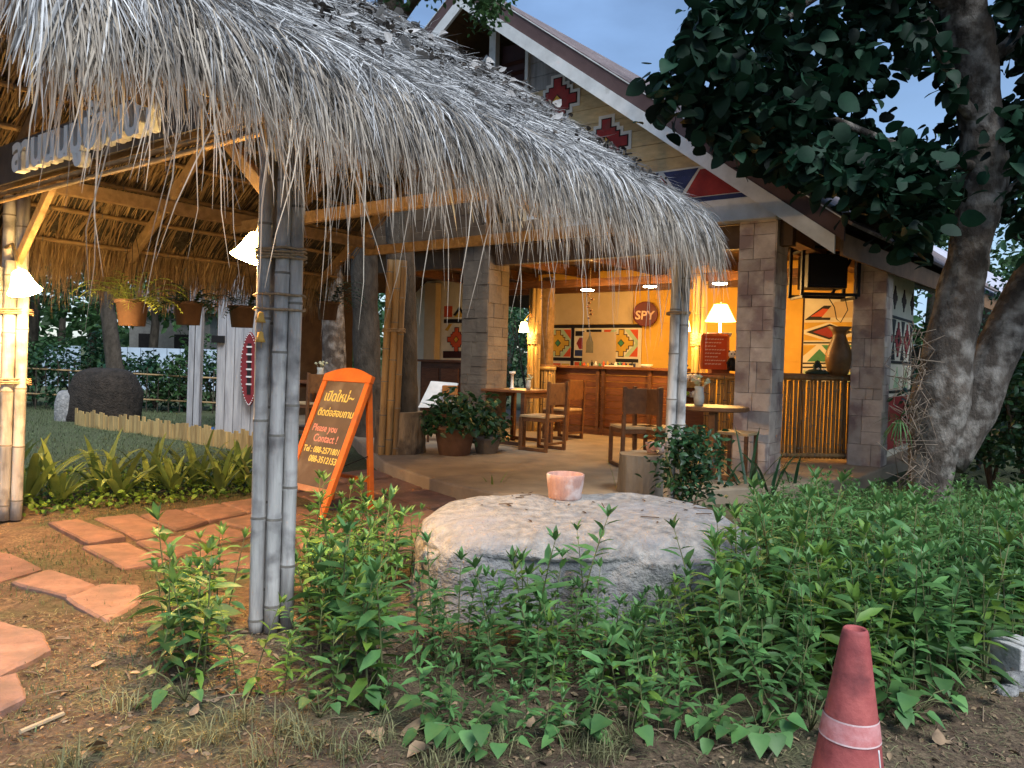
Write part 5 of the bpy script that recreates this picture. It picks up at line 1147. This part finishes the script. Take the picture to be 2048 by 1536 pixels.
strap(1240, 1010, 4, .3, .5, .022, 321, 'pale grass tuft in front of the grey stump', 'tufts by the floor', leaf_strap)
# ground cover, grass, litter
def scatter_poly(P, n_, g, zone=(-6, 6, 1.6, 16)):
    out_ = []
    while len(out_) < n_:
        x, y = g.uniform(zone[0], zone[1]), g.uniform(zone[2], zone[3]); u, v_ = pj((x, y, 0))
        if inpoly(u, v_, P): out_.append((x, y))
    return out_
def grass_obj(name, pts, hr, wid, mat, label, seed, lean=.5):
    g = np.random.default_rng(seed); P_ = np.array([(x, y, gh(x, y)-.005) for x, y in pts]); n_ = len(P_); h = g.uniform(*hr, n_)[:, None]
    th = g.uniform(0, 6.28, n_); ln = np.stack([np.cos(th), np.sin(th), np.zeros(n_)], 1)*g.uniform(.1, lean*2, n_)[:, None]; PP = np.stack([P_, P_+h*.55*norm(np.array([0, 0, 1.])+ln*.5), P_+h*norm(np.array([0, 0, 1.])+ln*1.3)], 1)
    sdv = np.stack([-np.sin(th), np.cos(th), np.zeros(n_)], 1)*g.uniform(*wid, n_)[:, None]; W = sdv[:, None, :]*np.array([1, .8, .1])[None, :, None]
    V, Q = ribbons(PP, W); o = np_obj(name, np_mesh(name, V, Q, mat)); tag(o, label, 'grass', kind='stuff'); return o
g = random.Random(31)
lawn = scatter_poly([(-250, 1000), (-250, 830), (150, 800), (520, 850), (560, 980), (300, 1010), (0, 1020)], 21000, g, (-14, 0, 6, 24))
grass_obj('lawn_grass', lawn, (.03, .085), (.002, .005), grass_m, 'short dim green lawn behind the lilies', 1, .8)
def tufts(cs, n_, rad, g): return [(cx+g.gauss(0, rad), cy+g.gauss(0, rad)) for cx, cy in cs for _ in range(n_)]
cs = [tuple(gp(u, v_)[:2]) for u, v_ in ((600, 1490), (640, 1500), (560, 1470), (480, 1450), (700, 1520), (1200, 1520), (1230, 1500), (1180, 1510), (1000, 1500), (1400, 1460), (760, 1480), (420, 1490), (300, 1500), (250, 1420), (130, 1530), (880, 1530), (520, 1530))]
grass_obj('grass_tufts', tufts(cs, 60, .035, g), (.05, .13), (.0012, .0028), grass_dry, 'thin grass tufts along the bed edge', 2, .9)
pt = scatter_poly([(0, 1095), (120, 1060), (300, 1130), (420, 1140), (300, 1240), (120, 1220), (0, 1210)], 1600, g)+scatter_poly([(0, 1340), (80, 1290), (290, 1230), (330, 1380), (60, 1480), (0, 1500)], 500, g)+scatter_poly([(60, 1040), (300, 1000), (560, 980), (560, 1000), (260, 1028), (90, 1060)], 1300, g)
grass_obj('path_grass', pt, (.015, .05), (.0012, .003), grass_m, 'sparse grass growing round the flagstones', 3, 1.0)
gc = scatter_poly([(-40, 1030), (-40, 960), (200, 950), (520, 930), (560, 985), (300, 1012), (80, 1030)], 2600, g, (-8, 0, 5, 12)); gcn = np.random.default_rng(4)
C = np.array([(x, y, gh(x, y)+.02+.10*gcn.random()**2) for x, y in gc]); V, Q, T = leaf_cloud(C, gcn.uniform(.03, .07, len(C)), .6, .1, 5); o = np_obj('ground_cover', np_mesh('ground_cover', V, Q, leaf_weed2, tris=T)); tag(o, 'low leafy ground cover under the lilies', 'plants', kind='stuff')
lt = scatter_poly([(-30, 1600), (-30, 1230), (260, 1230), (560, 1200), (830, 1230), (1400, 1260), (2100, 1380), (2100, 1600)], 6500, g, (-3, 3.6, 1.6, 5))+scatter_poly([(600, 1250), (620, 1080), (840, 1060), (860, 1260)], 350, g)
C = np.array([(x, y, gh(x, y)+.006) for x, y in lt]); gn = np.random.default_rng(8); dr = gn.normal(size=(len(C), 3))*np.array([1, 1, .25]); V, Q, T = leaf_cloud(C, gn.uniform(.007, .022, len(C))*gn.choice([.7, 1, 1, 1.1, 2.2], len(C)), .38, 0, 9, dr)
o = np_obj('leaf_litter', np_mesh('leaf_litter', V, Q, litter_m, tris=T)); tag(o, 'brown leaf litter strewn over the bare soil', 'litter', kind='stuff')
st_ = [lt[i] for i in range(0, len(lt), 1)]; gs = np.random.default_rng(66); ns = 9000; b0 = np.array([lt[i] for i in gs.integers(0, len(lt), ns)])+gs.normal(size=(ns, 2))*.06; zz = np.array([gh(x, y) for x, y in b0])+.004; th = gs.uniform(0, 6.28, ns); ln = gs.uniform(.012, .06, ns)[:, None]; d3 = np.stack([np.cos(th), np.sin(th), gs.normal(size=ns)*.12], 1); B = np.column_stack([b0, zz]); PP = np.stack([B, B+d3*ln*.5+np.array([0, 0, .004]), B+d3*ln], 1); W = (np.stack([-np.sin(th), np.cos(th), np.zeros(ns)], 1)*gs.uniform(.0006, .0018, ns)[:, None])[:, None, :]*np.array([.6, 1, .3])[None, :, None]
V, Q = ribbons(PP, W); tag(np_obj('straw_litter', np_mesh('straw_litter', V, Q, grass_dry)), 'fine dry straw strewn over the bare soil', 'straw', kind='stuff')
tw = MB(); g = random.Random(4)
for i in range(150):
    x, y = g.choice(lt); d = Vector((g.gauss(0, 1), g.gauss(0, 1), .05)).normalized(); q = Vector((x, y, gh(x, y)+.006)); ln = g.uniform(.03, .14); tw.tube([q, q+d*ln*.5+Z*.006, q+d*ln], g.uniform(.0012, .0032), 4)
tag(tw.build('twig_litter', M('twig', (.30, .21, .13), (.14, .10, .07))), 'thin dry twigs strewn over the bare soil', 'twigs', kind='stuff')
lf2 = [me.copy() for me in lf]
for me in lf2: me.materials[0] = soilleaf_m
for i, (u, v_, s_) in enumerate(((180, 1340, 1.0), (150, 1510, 1.6), (190, 1495, 1.5), (440, 1385, 1.1), (740, 1468, 1.5), (800, 1478, 1.5), (860, 1500, 1.6), (190, 1210, .9), (380, 1440, .8), (1060, 1460, 1), (1880, 1500, 1.0))):
    q = gp(u, v_); o = inst(random.choice(lf2), (q.x, q.y, gh(q.x, q.y)+.012), random.uniform(0, 6), s_*.45, 'fallen_leaf'); tag(o, 'curled dry leaf lying on the bare soil of the bed edge', 'leaf', 'dry leaves on the soil')
q = gp(40, 1470); m = MB(); m.tube([q+Z*.01, q+Vector((.07, .13, .014))], .009, 7); tag(m.build('stick', M('pale_stick', (.46, .35, .22), (.3, .22, .13))), 'pale broken stick lying on the soil by the path', 'stick')
# ------------------------------------------------------------------ hanging fern pots under the far eave
def fern_pot(u, v_, d, label, seed, nf=26, fl=.36, mat=leaf_fern):
    c = at(u, v_, d); e = empty('hanging_fern', c, label, 'plant', 'fern pots hung under the eave'); m = MB(); r, h = .13, .215
    m.lathe([(0, 0), (r*.78, 0), (r*.95, h-.03), (r*1.05, h-.03), (r*1.05, h), (r*.95, h), (r*.9, h-.04), (0, h-.04)], c, 22); m.build('pot', pot_brown, e, True)
    m = MB()
    for k in range(3): a = k*2.1; m.tube([c+Vector((math.cos(a)*r, math.sin(a)*r, h)), c+Z*.85], .0025, 4)
    m.build('wire', black_metal, e); g = random.Random(seed); m = MB()
    for i in range(nf):
        a = i*2.4+g.uniform(-.4, .4); ln = g.uniform(.6, 1.1)*fl; el = g.uniform(.2, 1.3); d_ = Vector((math.cos(a)*math.cos(el), math.sin(a)*math.cos(el), math.sin(el))); p = c+Z*(h-.03)+Vector((math.cos(a)*.05, math.sin(a)*.05, 0)); sd_ = Vector((-math.sin(a), math.cos(a), 0)); P_ = [p]
        for k in range(9):
            q = P_[-1]+d_*(ln/9); P_.append(q); w = .085*(1-abs(k-3.5)/7.5)
            for s_ in (-1, 1): m.leaf(q, sd_*s_+d_*.5, Z, w, w*.5, bend=.2, fold=.1, st=((.5, 1),))
            d_ = (d_-Z*(.03+.05*k)).normalized()
        m.tube(P_, .002, 3)
    m.build('fronds', mat, e); return e
fern_pot(264, 652, 6.4, 'lit yellow green fern in a brown pot hung beside the glowing lamp', 61, 30, .42)  # lamp glow put into the bright frond colour
fern_pot(376, 650, 7.1, 'shaded fern in a brown pot hung before the white plank post', 62, 20, .30, leaf_dark)  # shade put into the colour: ferns from here on use the dark leaf
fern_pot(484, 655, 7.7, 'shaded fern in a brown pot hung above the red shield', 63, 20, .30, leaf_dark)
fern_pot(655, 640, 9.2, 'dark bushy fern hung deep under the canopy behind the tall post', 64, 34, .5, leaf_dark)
# ------------------------------------------------------------------ trees
def limb(mb, pts, n=12, rough=.12, seed=0):
    """pts: (u,v,depth,radius) -> bumpy tapered trunk"""
    P_ = [(at(u, v_, d), r) for u, v_, d, r in pts]; path_ = []; rad = []
    for (p, r), (q, s_) in zip(P_, P_[1:]):
        k = max(3, int((q-p).length/.12))
        for i in range(k): t = i/k; path_.append(p.lerp(q, t)); rad.append(r+(s_-r)*t)
    path_.append(P_[-1][0]); rad.append(P_[-1][1])
    for _ in range(3): path_ = [path_[0]]+[(path_[i-1]+path_[i]*2+path_[i+1])/4 for i in range(1, len(path_)-1)]+[path_[-1]]
    b0 = len(mb.v); mb.tube(path_, rad, n)
    for i in range(b0, len(mb.v)):
        v_ = Vector(mb.v[i]); ctr = path_[min((i-b0)//n, len(path_)-1)]; k = 1+rough*mnoise.noise(v_*3.2+Vector((seed, 0, 0)))+rough*.5*mnoise.noise(v_*9); mb.v[i] = tuple(ctr+(v_-ctr)*k)
    return path_
base = at(1868, 1010, 7.1); base.z = -.05
tree = empty('broad_leaved_tree', base, 'leaning forked tree with mottled bark and big dark leaves over the roof', 'tree')
m = MB(); limb(m, [(1858, 1090, 7.1, .24), (1862, 960, 7.1, .19), (1875, 830, 7.1, .245), (1900, 690, 7.1, .21), (1935, 520, 7.1, .18), (1972, 340, 7.05, .175), (1950, 160, 7.0, .19), (1925, 0, 6.9, .20), (1890, -220, 6.8, .17)], 20, .16, 1)
m.build('trunk', bark_m, tree, True)
m = MB(); limb(m, [(1890, 930, 7.1, .16), (1940, 830, 7.15, .20), (1995, 700, 7.2, .19), (2048, 590, 7.25, .18), (2130, 440, 7.3, .16), (2220, 200, 7.4, .12)], 18, .14, 5); m.build('fork', bark_m, tree, True)
for pts in ([(1975, 250, 7.0, .07), (1920, 215, 6.9, .06), (1895, 130, 6.8, .05), (1850, 40, 6.6, .04)], [(1960, 330, 7, .05), (1880, 330, 6.9, .04), (1790, 290, 6.8, .035), (1650, 230, 6.8, .025), (1480, 160, 6.9, .018), (1400, 60, 7, .01)],
            [(1985, 430, 7.05, .045), (2020, 340, 7, .04), (2000, 270, 6.9, .035)], [(1985, 410, 7.0, .04), (2035, 370, 6.9, .035), (2090, 300, 6.8, .03)], [(1930, 20, 6.9, .09), (1780, -60, 6.8, .06), (1640, -20, 6.7, .035), (1550, 60, 6.8, .02)], [(1960, 120, 7, .1), (2100, 40, 7.2, .07), (2250, -40, 7.4, .04)]):
    m = MB(); limb(m, pts, 9, .1, 3); m.build('branch', bark_m, tree, True)
CR = [(1312, 190), (1345, 115), (1375, 92), (1400, 70), (1392, 15), (1380, -80), (1450, -420), (2500, -500), (2500, 470), (2060, 560), (2030, 470), (1985, 400), (1870, 470), (1830, 500), (1770, 420), (1640, 370), (1500, 325), (1400, 265), (1330, 210)]
HOLE = [[(1790, 150), (1860, 130), (1900, 230), (1870, 255), (1800, 225), (1785, 190)], [(1740, 40), (1800, 90), (1760, 110), (1735, 70)], [(1975, 150), (2040, 150), (2040, 200), (1985, 200)]]
g = random.Random(91); cs = []
while len(cs) < 420:
    u, v_ = g.uniform(1300, 2480), g.uniform(-480, 540)
    if not inpoly(u, v_, CR) or any(inpoly(u, v_, h_) for h_ in HOLE): continue
    cs.append(tuple(at(u, v_, g.uniform(6.2, 9.6))))
for u, v_ in ((1335, 150), (1330, 205), (1375, 110), (1400, 40), (1420, 90), (1372, 160), (1400, 230), (1480, 30), (1530, 10), (1460, 120), (1780, 400), (1800, 440), (1840, 430), (1860, 390), (1760, 350), (1830, 330), (1900, 340), (1560, 320), (1620, 340), (1450, 280)):
    for _ in range(2): cs.append(tuple(at(u+g.uniform(-12, 12), v_+g.uniform(-12, 12), g.uniform(6.1, 6.7))))
XR = [(1400, 245), (1560, 330), (1700, 420), (1830, 490), (1870, 400), (1720, 290), (1500, 190)]; k = 0
while k < 70:
    u, v_ = g.uniform(1390, 1880), g.uniform(180, 490)
    if inpoly(u, v_, XR): cs.append(tuple(at(u, v_, g.uniform(6.4, 8.6)))); k += 1
gn = np.random.default_rng(92); C = clusters(cs, 16000, .27, gn)
uu = np.array([pj(c_) for c_ in C]); keep = np.array([not any(inpoly(a, b_, h_) for h_ in HOLE) for a, b_ in uu]); keep &= np.array([inpoly(a, b_, CR) or gn.random() < .25 for a, b_ in uu]); TRK = [(1870, -60), (2010, -60), (2025, 300), (1990, 490), (1885, 490), (1930, 300)]; keep &= np.array([not (inpoly(a, b_, TRK) and c_[1] < 7.15 and gn.random() < .85) for (a, b_), c_ in zip(uu, C)]); C = C[keep]
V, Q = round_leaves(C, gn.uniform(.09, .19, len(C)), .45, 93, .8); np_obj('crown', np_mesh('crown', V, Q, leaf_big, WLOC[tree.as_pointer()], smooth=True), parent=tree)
m = MB(); g = random.Random(17)
for i in range(60):                     # tangle of dry aerial roots on the bark
    u, v_ = g.uniform(1800, 1850), g.uniform(640, 930); P_ = []
    for k in range(5): P_.append(at(u+k*g.uniform(-14, 14), v_+k*g.uniform(4, 26), 6.85+g.uniform(-.08, .08)))
    m.tube(P_, g.uniform(.002, .005), 4)
m.build('aerial_roots', M('dry_root', (.24, .19, .14), (.12, .09, .07)), tree, True)
c = at(1800, 838, 6.85); e = empty('epiphyte_orchid', c, 'thin leaved orchid growing on the tree trunk', 'plant'); g = random.Random(6)
m = MB()
for i in range(26):
    a = g.uniform(0, 6.28); d_ = Vector((math.cos(a)*.8-.3, -abs(math.sin(a))*.5, g.uniform(-.6, .9))); m.leaf(c, d_, Z, g.uniform(.12, .28), .014, bend=.6, fold=.3)
m.build('leaves', leaf_mid, e)
# the tree standing between canopy and house; bamboo poles tied to it
base = at(806, 935, 9.45); base.z = 0
tr2 = empty('dark_barked_tree', base, 'dark rough trunk rising behind the canopy beside the fat log', 'tree')
m = MB(); limb(m, [(808, 960, 9.45, .20), (808, 800, 9.45, .18), (803, 600, 9.45, .17), (795, 350, 9.4, .17), (785, 100, 9.3, .17), (780, -150, 9.2, .16), (800, -420, 9.1, .13)], 14, .18, 7); m.build('trunk', bark_dark, tr2, True)
g = random.Random(19); cs = []
for u0, v0, u1, v1, k in ((850, -140, 1010, 25, 26), (700, -160, 860, -10, 16), (600, -300, 1000, -120, 22), (960, 0, 1018, 45, 5)):
    cs += [tuple(at(g.uniform(u0, u1), g.uniform(v0, v1), g.uniform(7.9, 9.0))) for _ in range(k)]
m = MB(); limb(m, [(785, 60, 9.3, .07), (850, -30, 9.0, .05), (950, -20, 8.5, .03), (1010, 20, 8.2, .015)], 8); m.build('branch', bark_dark, tr2, True)
gn = np.random.default_rng(20); C = clusters(cs, 2600, .24, gn); crown('crown', C, gn.uniform(.05, .10, len(C)), leaf_mid, tr2, 21, .5, .3)
for i, (u, d) in enumerate(()):
    b = at(u-8, 835, d); b.z = .66; m = MB(); culm(m, b, at(u+4, 515, d)+Z*.1, .034, n=9, seg=.6); o = m.build('bamboo_pole', [bamboo_tan, node_m], None, True); tag(o, 'tall tan bamboo pole leaning on the dark trunk', 'pole', 'bamboo poles on the trunk')
m = MB(); limb(m, [(738, 930, 11.2, .21), (735, 750, 11.2, .20), (728, 520, 11.2, .19), (724, 440, 11.2, .19)], 14, .12, 9); tag(m.build('tree_trunk_column', bark_dark, None, True), 'rough bare trunk serving as a dark column behind the poles', 'column')
m = MB(); limb(m, [(668, 900, 12.5, .19), (668, 760, 12.5, .20), (666, 640, 12.5, .18), (662, 480, 12.5, .18)], 14, .1, 4); tag(m.build('pale_trunk_column', bark_m, None, True), 'mottled pale trunk column in the unlit dining corner', 'column')
# dark shrubs under the leaning tree and by the right edge
def bush(name, u, v_, d, rx, rz, n_, ls, mat, label, seed, grp, cat='shrub'):
    c = at(u, v_, d); c.z = 0; e = empty(name, c, label, cat, grp); g = np.random.default_rng(seed)
    cs = np.stack([c.x+g.normal(size=14)*rx*.5, c.y+g.normal(size=14)*rx*.5, g.uniform(.15, 1, 14)*rz], 1); C = clusters(cs, n_, rx*.45, g); C = C[C[:, 2] > .02]
    crown('foliage', C, g.uniform(ls*.7, ls*1.3, len(C)), mat, e, seed, .5, .2); m = MB()
    for i in range(5): a = i*1.3; m.tube([c, c+Vector((math.cos(a)*rx*.4, math.sin(a)*rx*.4, rz*.7))], .02, 5)
    m.build('stems', bark_dark, e); return e
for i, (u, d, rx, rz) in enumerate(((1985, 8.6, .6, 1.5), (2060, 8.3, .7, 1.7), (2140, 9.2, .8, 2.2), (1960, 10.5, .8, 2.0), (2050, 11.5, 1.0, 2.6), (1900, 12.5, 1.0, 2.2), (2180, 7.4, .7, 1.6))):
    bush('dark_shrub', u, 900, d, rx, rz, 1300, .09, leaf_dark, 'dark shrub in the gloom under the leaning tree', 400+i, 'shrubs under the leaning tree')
# ------------------------------------------------------------------ garden beyond the canopy
ed = empty('bamboo_edging', gp(330, 872), 'low edging of split bamboo stakes round the lawn', 'edging'); E0, E1 = gp(152, 850), gp(585, 918); g = random.Random(23); k = 74
for i in range(k):
    p = E0.lerp(E1, i/(k-1)); w = (E1-E0).length/k; m = MB(); h = .28+g.uniform(-.05, .04); dx = (E1-E0).normalized()
    m.box(p+Z*(h/2-.02)+Vector((0, g.uniform(-.01, .01), 0)), (w*.94, .018, h), dx, Vector((-dx.y, dx.x, 0)), (Z+dx*g.uniform(-.04, .04)).normalized()); m.build('stake', bamboo_tan, ed)
fe = empty('garden_fence', gp(300, 830), 'thin rail fence of dark canes across the garden', 'fence'); p0, p1 = at(-40, 800, 16.5), at(470, 790, 16.5)
for zz in (.75, .22):
    m = MB(); culm(m, Vector((p0.x, p0.y, zz+.14)), Vector((p1.x, p1.y, zz)), .02, n=6, seg=.6); m.build('rail', [bamboo_roof, node_m], fe, True)
for i in range(24):
    p = p0.lerp(p1, i/23); m = MB(); m.tube([(p.x, p.y, -.02), (p.x+g.uniform(-.03, .03), p.y, .95+g.uniform(-.1, .1))], .012, 5); m.build('picket', bark_dark, fe)
for i, (u, d, rx, rz) in enumerate(((70, 17.5, .8, 1.5), (150, 17.2, .9, 1.5), (235, 18.0, .8, 1.2), (310, 17.5, .7, 1.1), (370, 17.0, .7, 1.6), (430, 17.5, .8, 1.2), (20, 17.0, .8, 1.3), (560, 18, .9, 1.4), (640, 19, 1.0, 1.5), (1010, 22, 1.6, 3.0), (1060, 21, 1.6, 3.4))):
    bush('hedge_shrub', u, 760, d, rx, rz, 900, .12, leaf_dark if i % 2 else leaf_mid, 'dark leafy shrub growing along the garden fence' if i < 9 else 'dark shrub seen through the opening past the bar', 500+i, 'shrubs along the garden fence' if i < 9 else 'shrubs past the bar')
c = at(212, 850, 14.2); boulder('dark_mound', Vector((c.x, c.y, .35)), .62, .5, .62, 'dark earthy mound behind the bamboo edging', 'mound', M('dark_earth', (.055, .042, .032), (.02, .016, .012), scale=9, bump=1, bdist=.06), seed=21, nU=32, nV=18)
c = at(135, 835, 14.0); boulder('garden_rock', Vector((c.x, c.y, .2)), .20, .2, .36, 'pale bluish rock leaning on the dark mound', 'rock', granite, seed=23, nU=24, nV=14)
m = MB(); limb(m, [(236, 800, 15.5, .17), (228, 720, 15.5, .16), (215, 620, 15.5, .14), (205, 500, 15.5, .13), (190, 350, 15.5, .1)], 10); lt_ = empty('leaning_garden_tree', at(236, 800, 15.5), 'slim leaning tree trunk behind the lit hanging fern', 'tree'); m.build('trunk', bark_dark, lt_, True)
gn = np.random.default_rng(33); crown('crown', clusters([tuple(at(g.uniform(60, 340), g.uniform(300, 520), g.uniform(15, 17))) for _ in range(30)], 1800, .6, gn), gn.uniform(.1, .2, 1800), leaf_mid, lt_, 34)
for i, (ua, ub, va, d) in enumerate(((85, 160, 690, 27), (230, 440, 694, 26))):
    p, q = at(ua, 740, d), at(ub, 740, d); h = at(ua, va, d).z; w_ = empty('garden_wall', Vector(((p.x+q.x)/2, p.y, 0)), 'pale blue painted wall panel across the far garden' if i else 'short pale blue wall end in the far garden', 'wall')
    k = 8 if i else 3
    for j in range(k): a = p.lerp(q, (j+.5)/k); m = MB(); m.box((a.x, a.y, h/2), ((q.x-p.x)/k-.03, .12, h), X_, Y_); m.build('wall_panel', bluewall_m, w_)
p = at(370, 650, 34); e = empty('far_house', Vector((p.x, p.y, 0)), 'small pale house far across the garden', 'house'); m = MB(); m.box((p.x, p.y, 1.5), (3.4, 3, 3.0), X_, Y_); m.build('wall', M('grey_plaster', (.26, .25, .23), (.18, .17, .16)), e)
m = MB(); m.add([Vector((p.x+sx_*2.0, p.y-1.8, 2.95)) for sx_ in (-1, 1)]+[Vector((p.x+sx_*2.0, p.y, 4.1)) for sx_ in (-1, 1)]+[Vector((p.x+sx_*2.0, p.y+1.8, 2.95)) for sx_ in (-1, 1)], [(0, 1, 3, 2), (2, 3, 5, 4), (0, 2, 4), (1, 5, 3)]); m.build('roof', roof_brown, e)
for s_ in (-.9, .6): m = MB(); m.box((p.x+s_, p.y-1.5, 1.6), (.8, .06, .9), X_, Y_); m.build('window', black_paint, e)
def far_tree(u, d, h, rx, n_, ls, mat, label, seed, grp='trees beyond the garden'):
    c = at(u, 700, d); c.z = gh(c.x, c.y)-.1; e = empty('garden_tree', c, label, 'tree', grp); m = MB(); m.tube([c, c+Vector((.2, 0, h*.45)), c+Vector((0, .1, h*.8))], [.22, .16, .06], 8); m.build('trunk', bark_dark, e, True); g = np.random.default_rng(seed)
    cs = np.stack([c.x+g.normal(size=26)*rx*.55, c.y+g.normal(size=26)*rx*.55, c.z+h*(.38+.6*g.random(26))], 1); crown('crown', clusters(cs, n_, rx*.36, g), g.uniform(ls*.6, ls*1.3, n_), mat, e, seed)
for i, (u, d, h, rx, mat) in enumerate(((60, 30, 7, 2.4, leaf_mid), (180, 33, 8, 2.6, leaf_mid), (300, 30, 5.5, 2.2, leaf_mid), (430, 36, 8, 3, leaf_dark), (-60, 26, 8, 3, leaf_dark), (540, 30, 7, 3, leaf_dark), (660, 34, 8, 3.4, leaf_dark), (1010, 30, 6, 3.0, leaf_dark), (120, 44, 10, 4, leaf_mid), (360, 48, 10, 4.5, leaf_mid), (900, 42, 8, 4, leaf_dark), (1850, 34, 11.5, 3.2, leaf_mid), (1960, 30, 10, 3, leaf_mid), (2130, 26, 9, 3.2, leaf_dark))):
    far_tree(u, d, h, rx, 1500, .30, mat, 'leafy tree standing beyond the garden' if i < 11 else 'tree standing far behind the restaurant roof', 600+i, 'trees beyond the garden' if i < 11 else 'trees behind the restaurant')
gt = np.random.default_rng(70); th = gt.uniform(-1.25, 1.25, 9000); rr = gt.uniform(55, 75, 9000); C = np.stack([np.sin(th)*rr, np.cos(th)*rr, gt.beta(1.4, 2.2, 9000)*9*(1+.35*np.sin(th*23)+.2*np.sin(th*57))], 1)
V, Q, T = leaf_cloud(C, gt.uniform(.7, 1.5, 9000), .6, .2, 71); o = np_obj('treeline', np_mesh('treeline', V, Q, leaf_mid, tris=T)); tag(o, 'far off dark treeline closing the garden view', 'trees', kind='stuff')
# outbuilding roof seen past the trunk
p = at(1930, 535, 15.5); e = empty('outbuilding', Vector((p.x, p.y, 0)), 'low outbuilding with pale metal roof behind the leaning tree', 'building'); m = MB()
m.add([at(1845, 480, 17), at(2040, 590, 14.5), at(1800, 590, 14.0), at(1790, 500, 16.5)], [(0, 1, 2, 3)])
m2 = MB(); r0 = at(1858, 486, 16); r1 = at(2075, 590, 16); r2_ = at(2075, 640, 14); r3 = at(1800, 560, 14)
m2.add([r0, r1, r2_, r3]+[v_-Z*.06 for v_ in (r0, r1, r2_, r3)], [(0, 1, 2, 3), (7, 6, 5, 4), (0, 4, 5, 1), (1, 5, 6, 2), (2, 6, 7, 3), (3, 7, 4, 0)]); m2.build('metal_roof', M('pale_metal_roof', (.48, .47, .52), (.36, .35, .4), bump=.1, rough=.5), e)
m = MB(); m.box((p.x+.3, p.y+.6, .9), (2.2, 1.2, 1.8), X_, Y_); m.build('wall', soffit_m, e)
# white plank post, plank wall with painted shield, blue tarp
c = gp(387, 862); e = empty('plank_post', c, 'white washed post of two planks beyond the hanging pots', 'post')
for dx, w in ((-.055, .10), (.055, .10)): m = MB(); m.beam(c+X_*dx, c+X_*(dx+.05)+Z*2.9, w-.006, .12, Y_); m.build('plank', white_plank, e, bevel=.005)
c = at(478, 880, 11.0); c.z = 0; e = empty('plank_wall', c, 'short white washed plank wall carrying the red shield', 'wall'); g = random.Random(3)
for i in range(6):
    m = MB(); x = c.x-.28+i*.125; m.beam((x, c.y+g.uniform(-.01, .01), 0), (x+.03, c.y, 2.5+g.uniform(-.05, .05)), .118, .035, Y_); m.build('plank', white_plank, e, bevel=.004)
m = MB(); m.box((c.x-.30, c.y-.05, 1.50), (.17, .06, .10), X_, Y_); m.build('bracket', black_metal, e)
c = at(501, 738, 10.85); e = empty('painted_shield', c-Z*.52, 'long dark red shield with white dashes on the plank wall', 'shield'); hh, ww = .52, .145; ax = Vector((-.12, 0, 1)).normalized()*0+Z; sx_ = Vector((.96, -.28, 0)).normalized()
out_p = [(ww*math.cos(t), hh*math.sin(t)) for t in np.linspace(-math.pi/2, math.pi/2, 13)]; lens = [(ww*(math.cos(t)**1.3 if math.cos(t) > 0 else 0), hh*math.sin(t)) for t in np.linspace(-math.pi/2, math.pi/2, 15)]; lens = lens+[(-x, y) for x, y in lens[-2:0:-1]]
m = MB(); m.prism(lens, c, sx_, Z, .03); m.build('body', M('shield_red', (.22, .03, .035), (.15, .02, .025)), e)
m = MB(); m.prism([(-.03, -.36), (.03, -.36), (.03, .36), (-.03, .36)], c, sx_, Z, .036); m.build('centre_band', black_paint, e)
for i in range(6): m = MB(); y = .30-i*.105; m.prism([(-.042, y), (.042, y), (.042, y+.022), (-.042, y+.022)], c, sx_, Z, .042); m.build('white_dash', white_paint, e)
for i in range(24):
    t = -math.pi/2+math.pi*(i+1)/25; x, y = ww*math.cos(t)**1.3*.93, hh*math.sin(t)*.97
    for s_ in (1, -1): m = MB(); m.prism([(s_*x-.006, y-.007), (s_*x+.006, y-.007), (s_*x+.006, y+.007), (s_*x-.006, y+.007)], c, sx_, Z, .034); m.build('rim_stitch', white_paint, e)
c = gp(462, 862); m = MB(); 
for j in range(7):
    for i in range(13): m.v.append((c.x+(i-6)*.07, c.y+(j-3)*.07, .10+.05*mnoise.noise(Vector((i*.6, j*.6, 3)))-.10*(abs(i-6)/6)**2-.06*(abs(j-3)/3)**2))
for j in range(6):
    for i in range(12): m.f.append([j*13+i, j*13+i+1, (j+1)*13+i+1, (j+1)*13+i]); m.m.append(0)
tag(m.build('blue_tarp', blueplastic, None, True), 'crumpled blue tarp behind the bamboo edging', 'tarp')
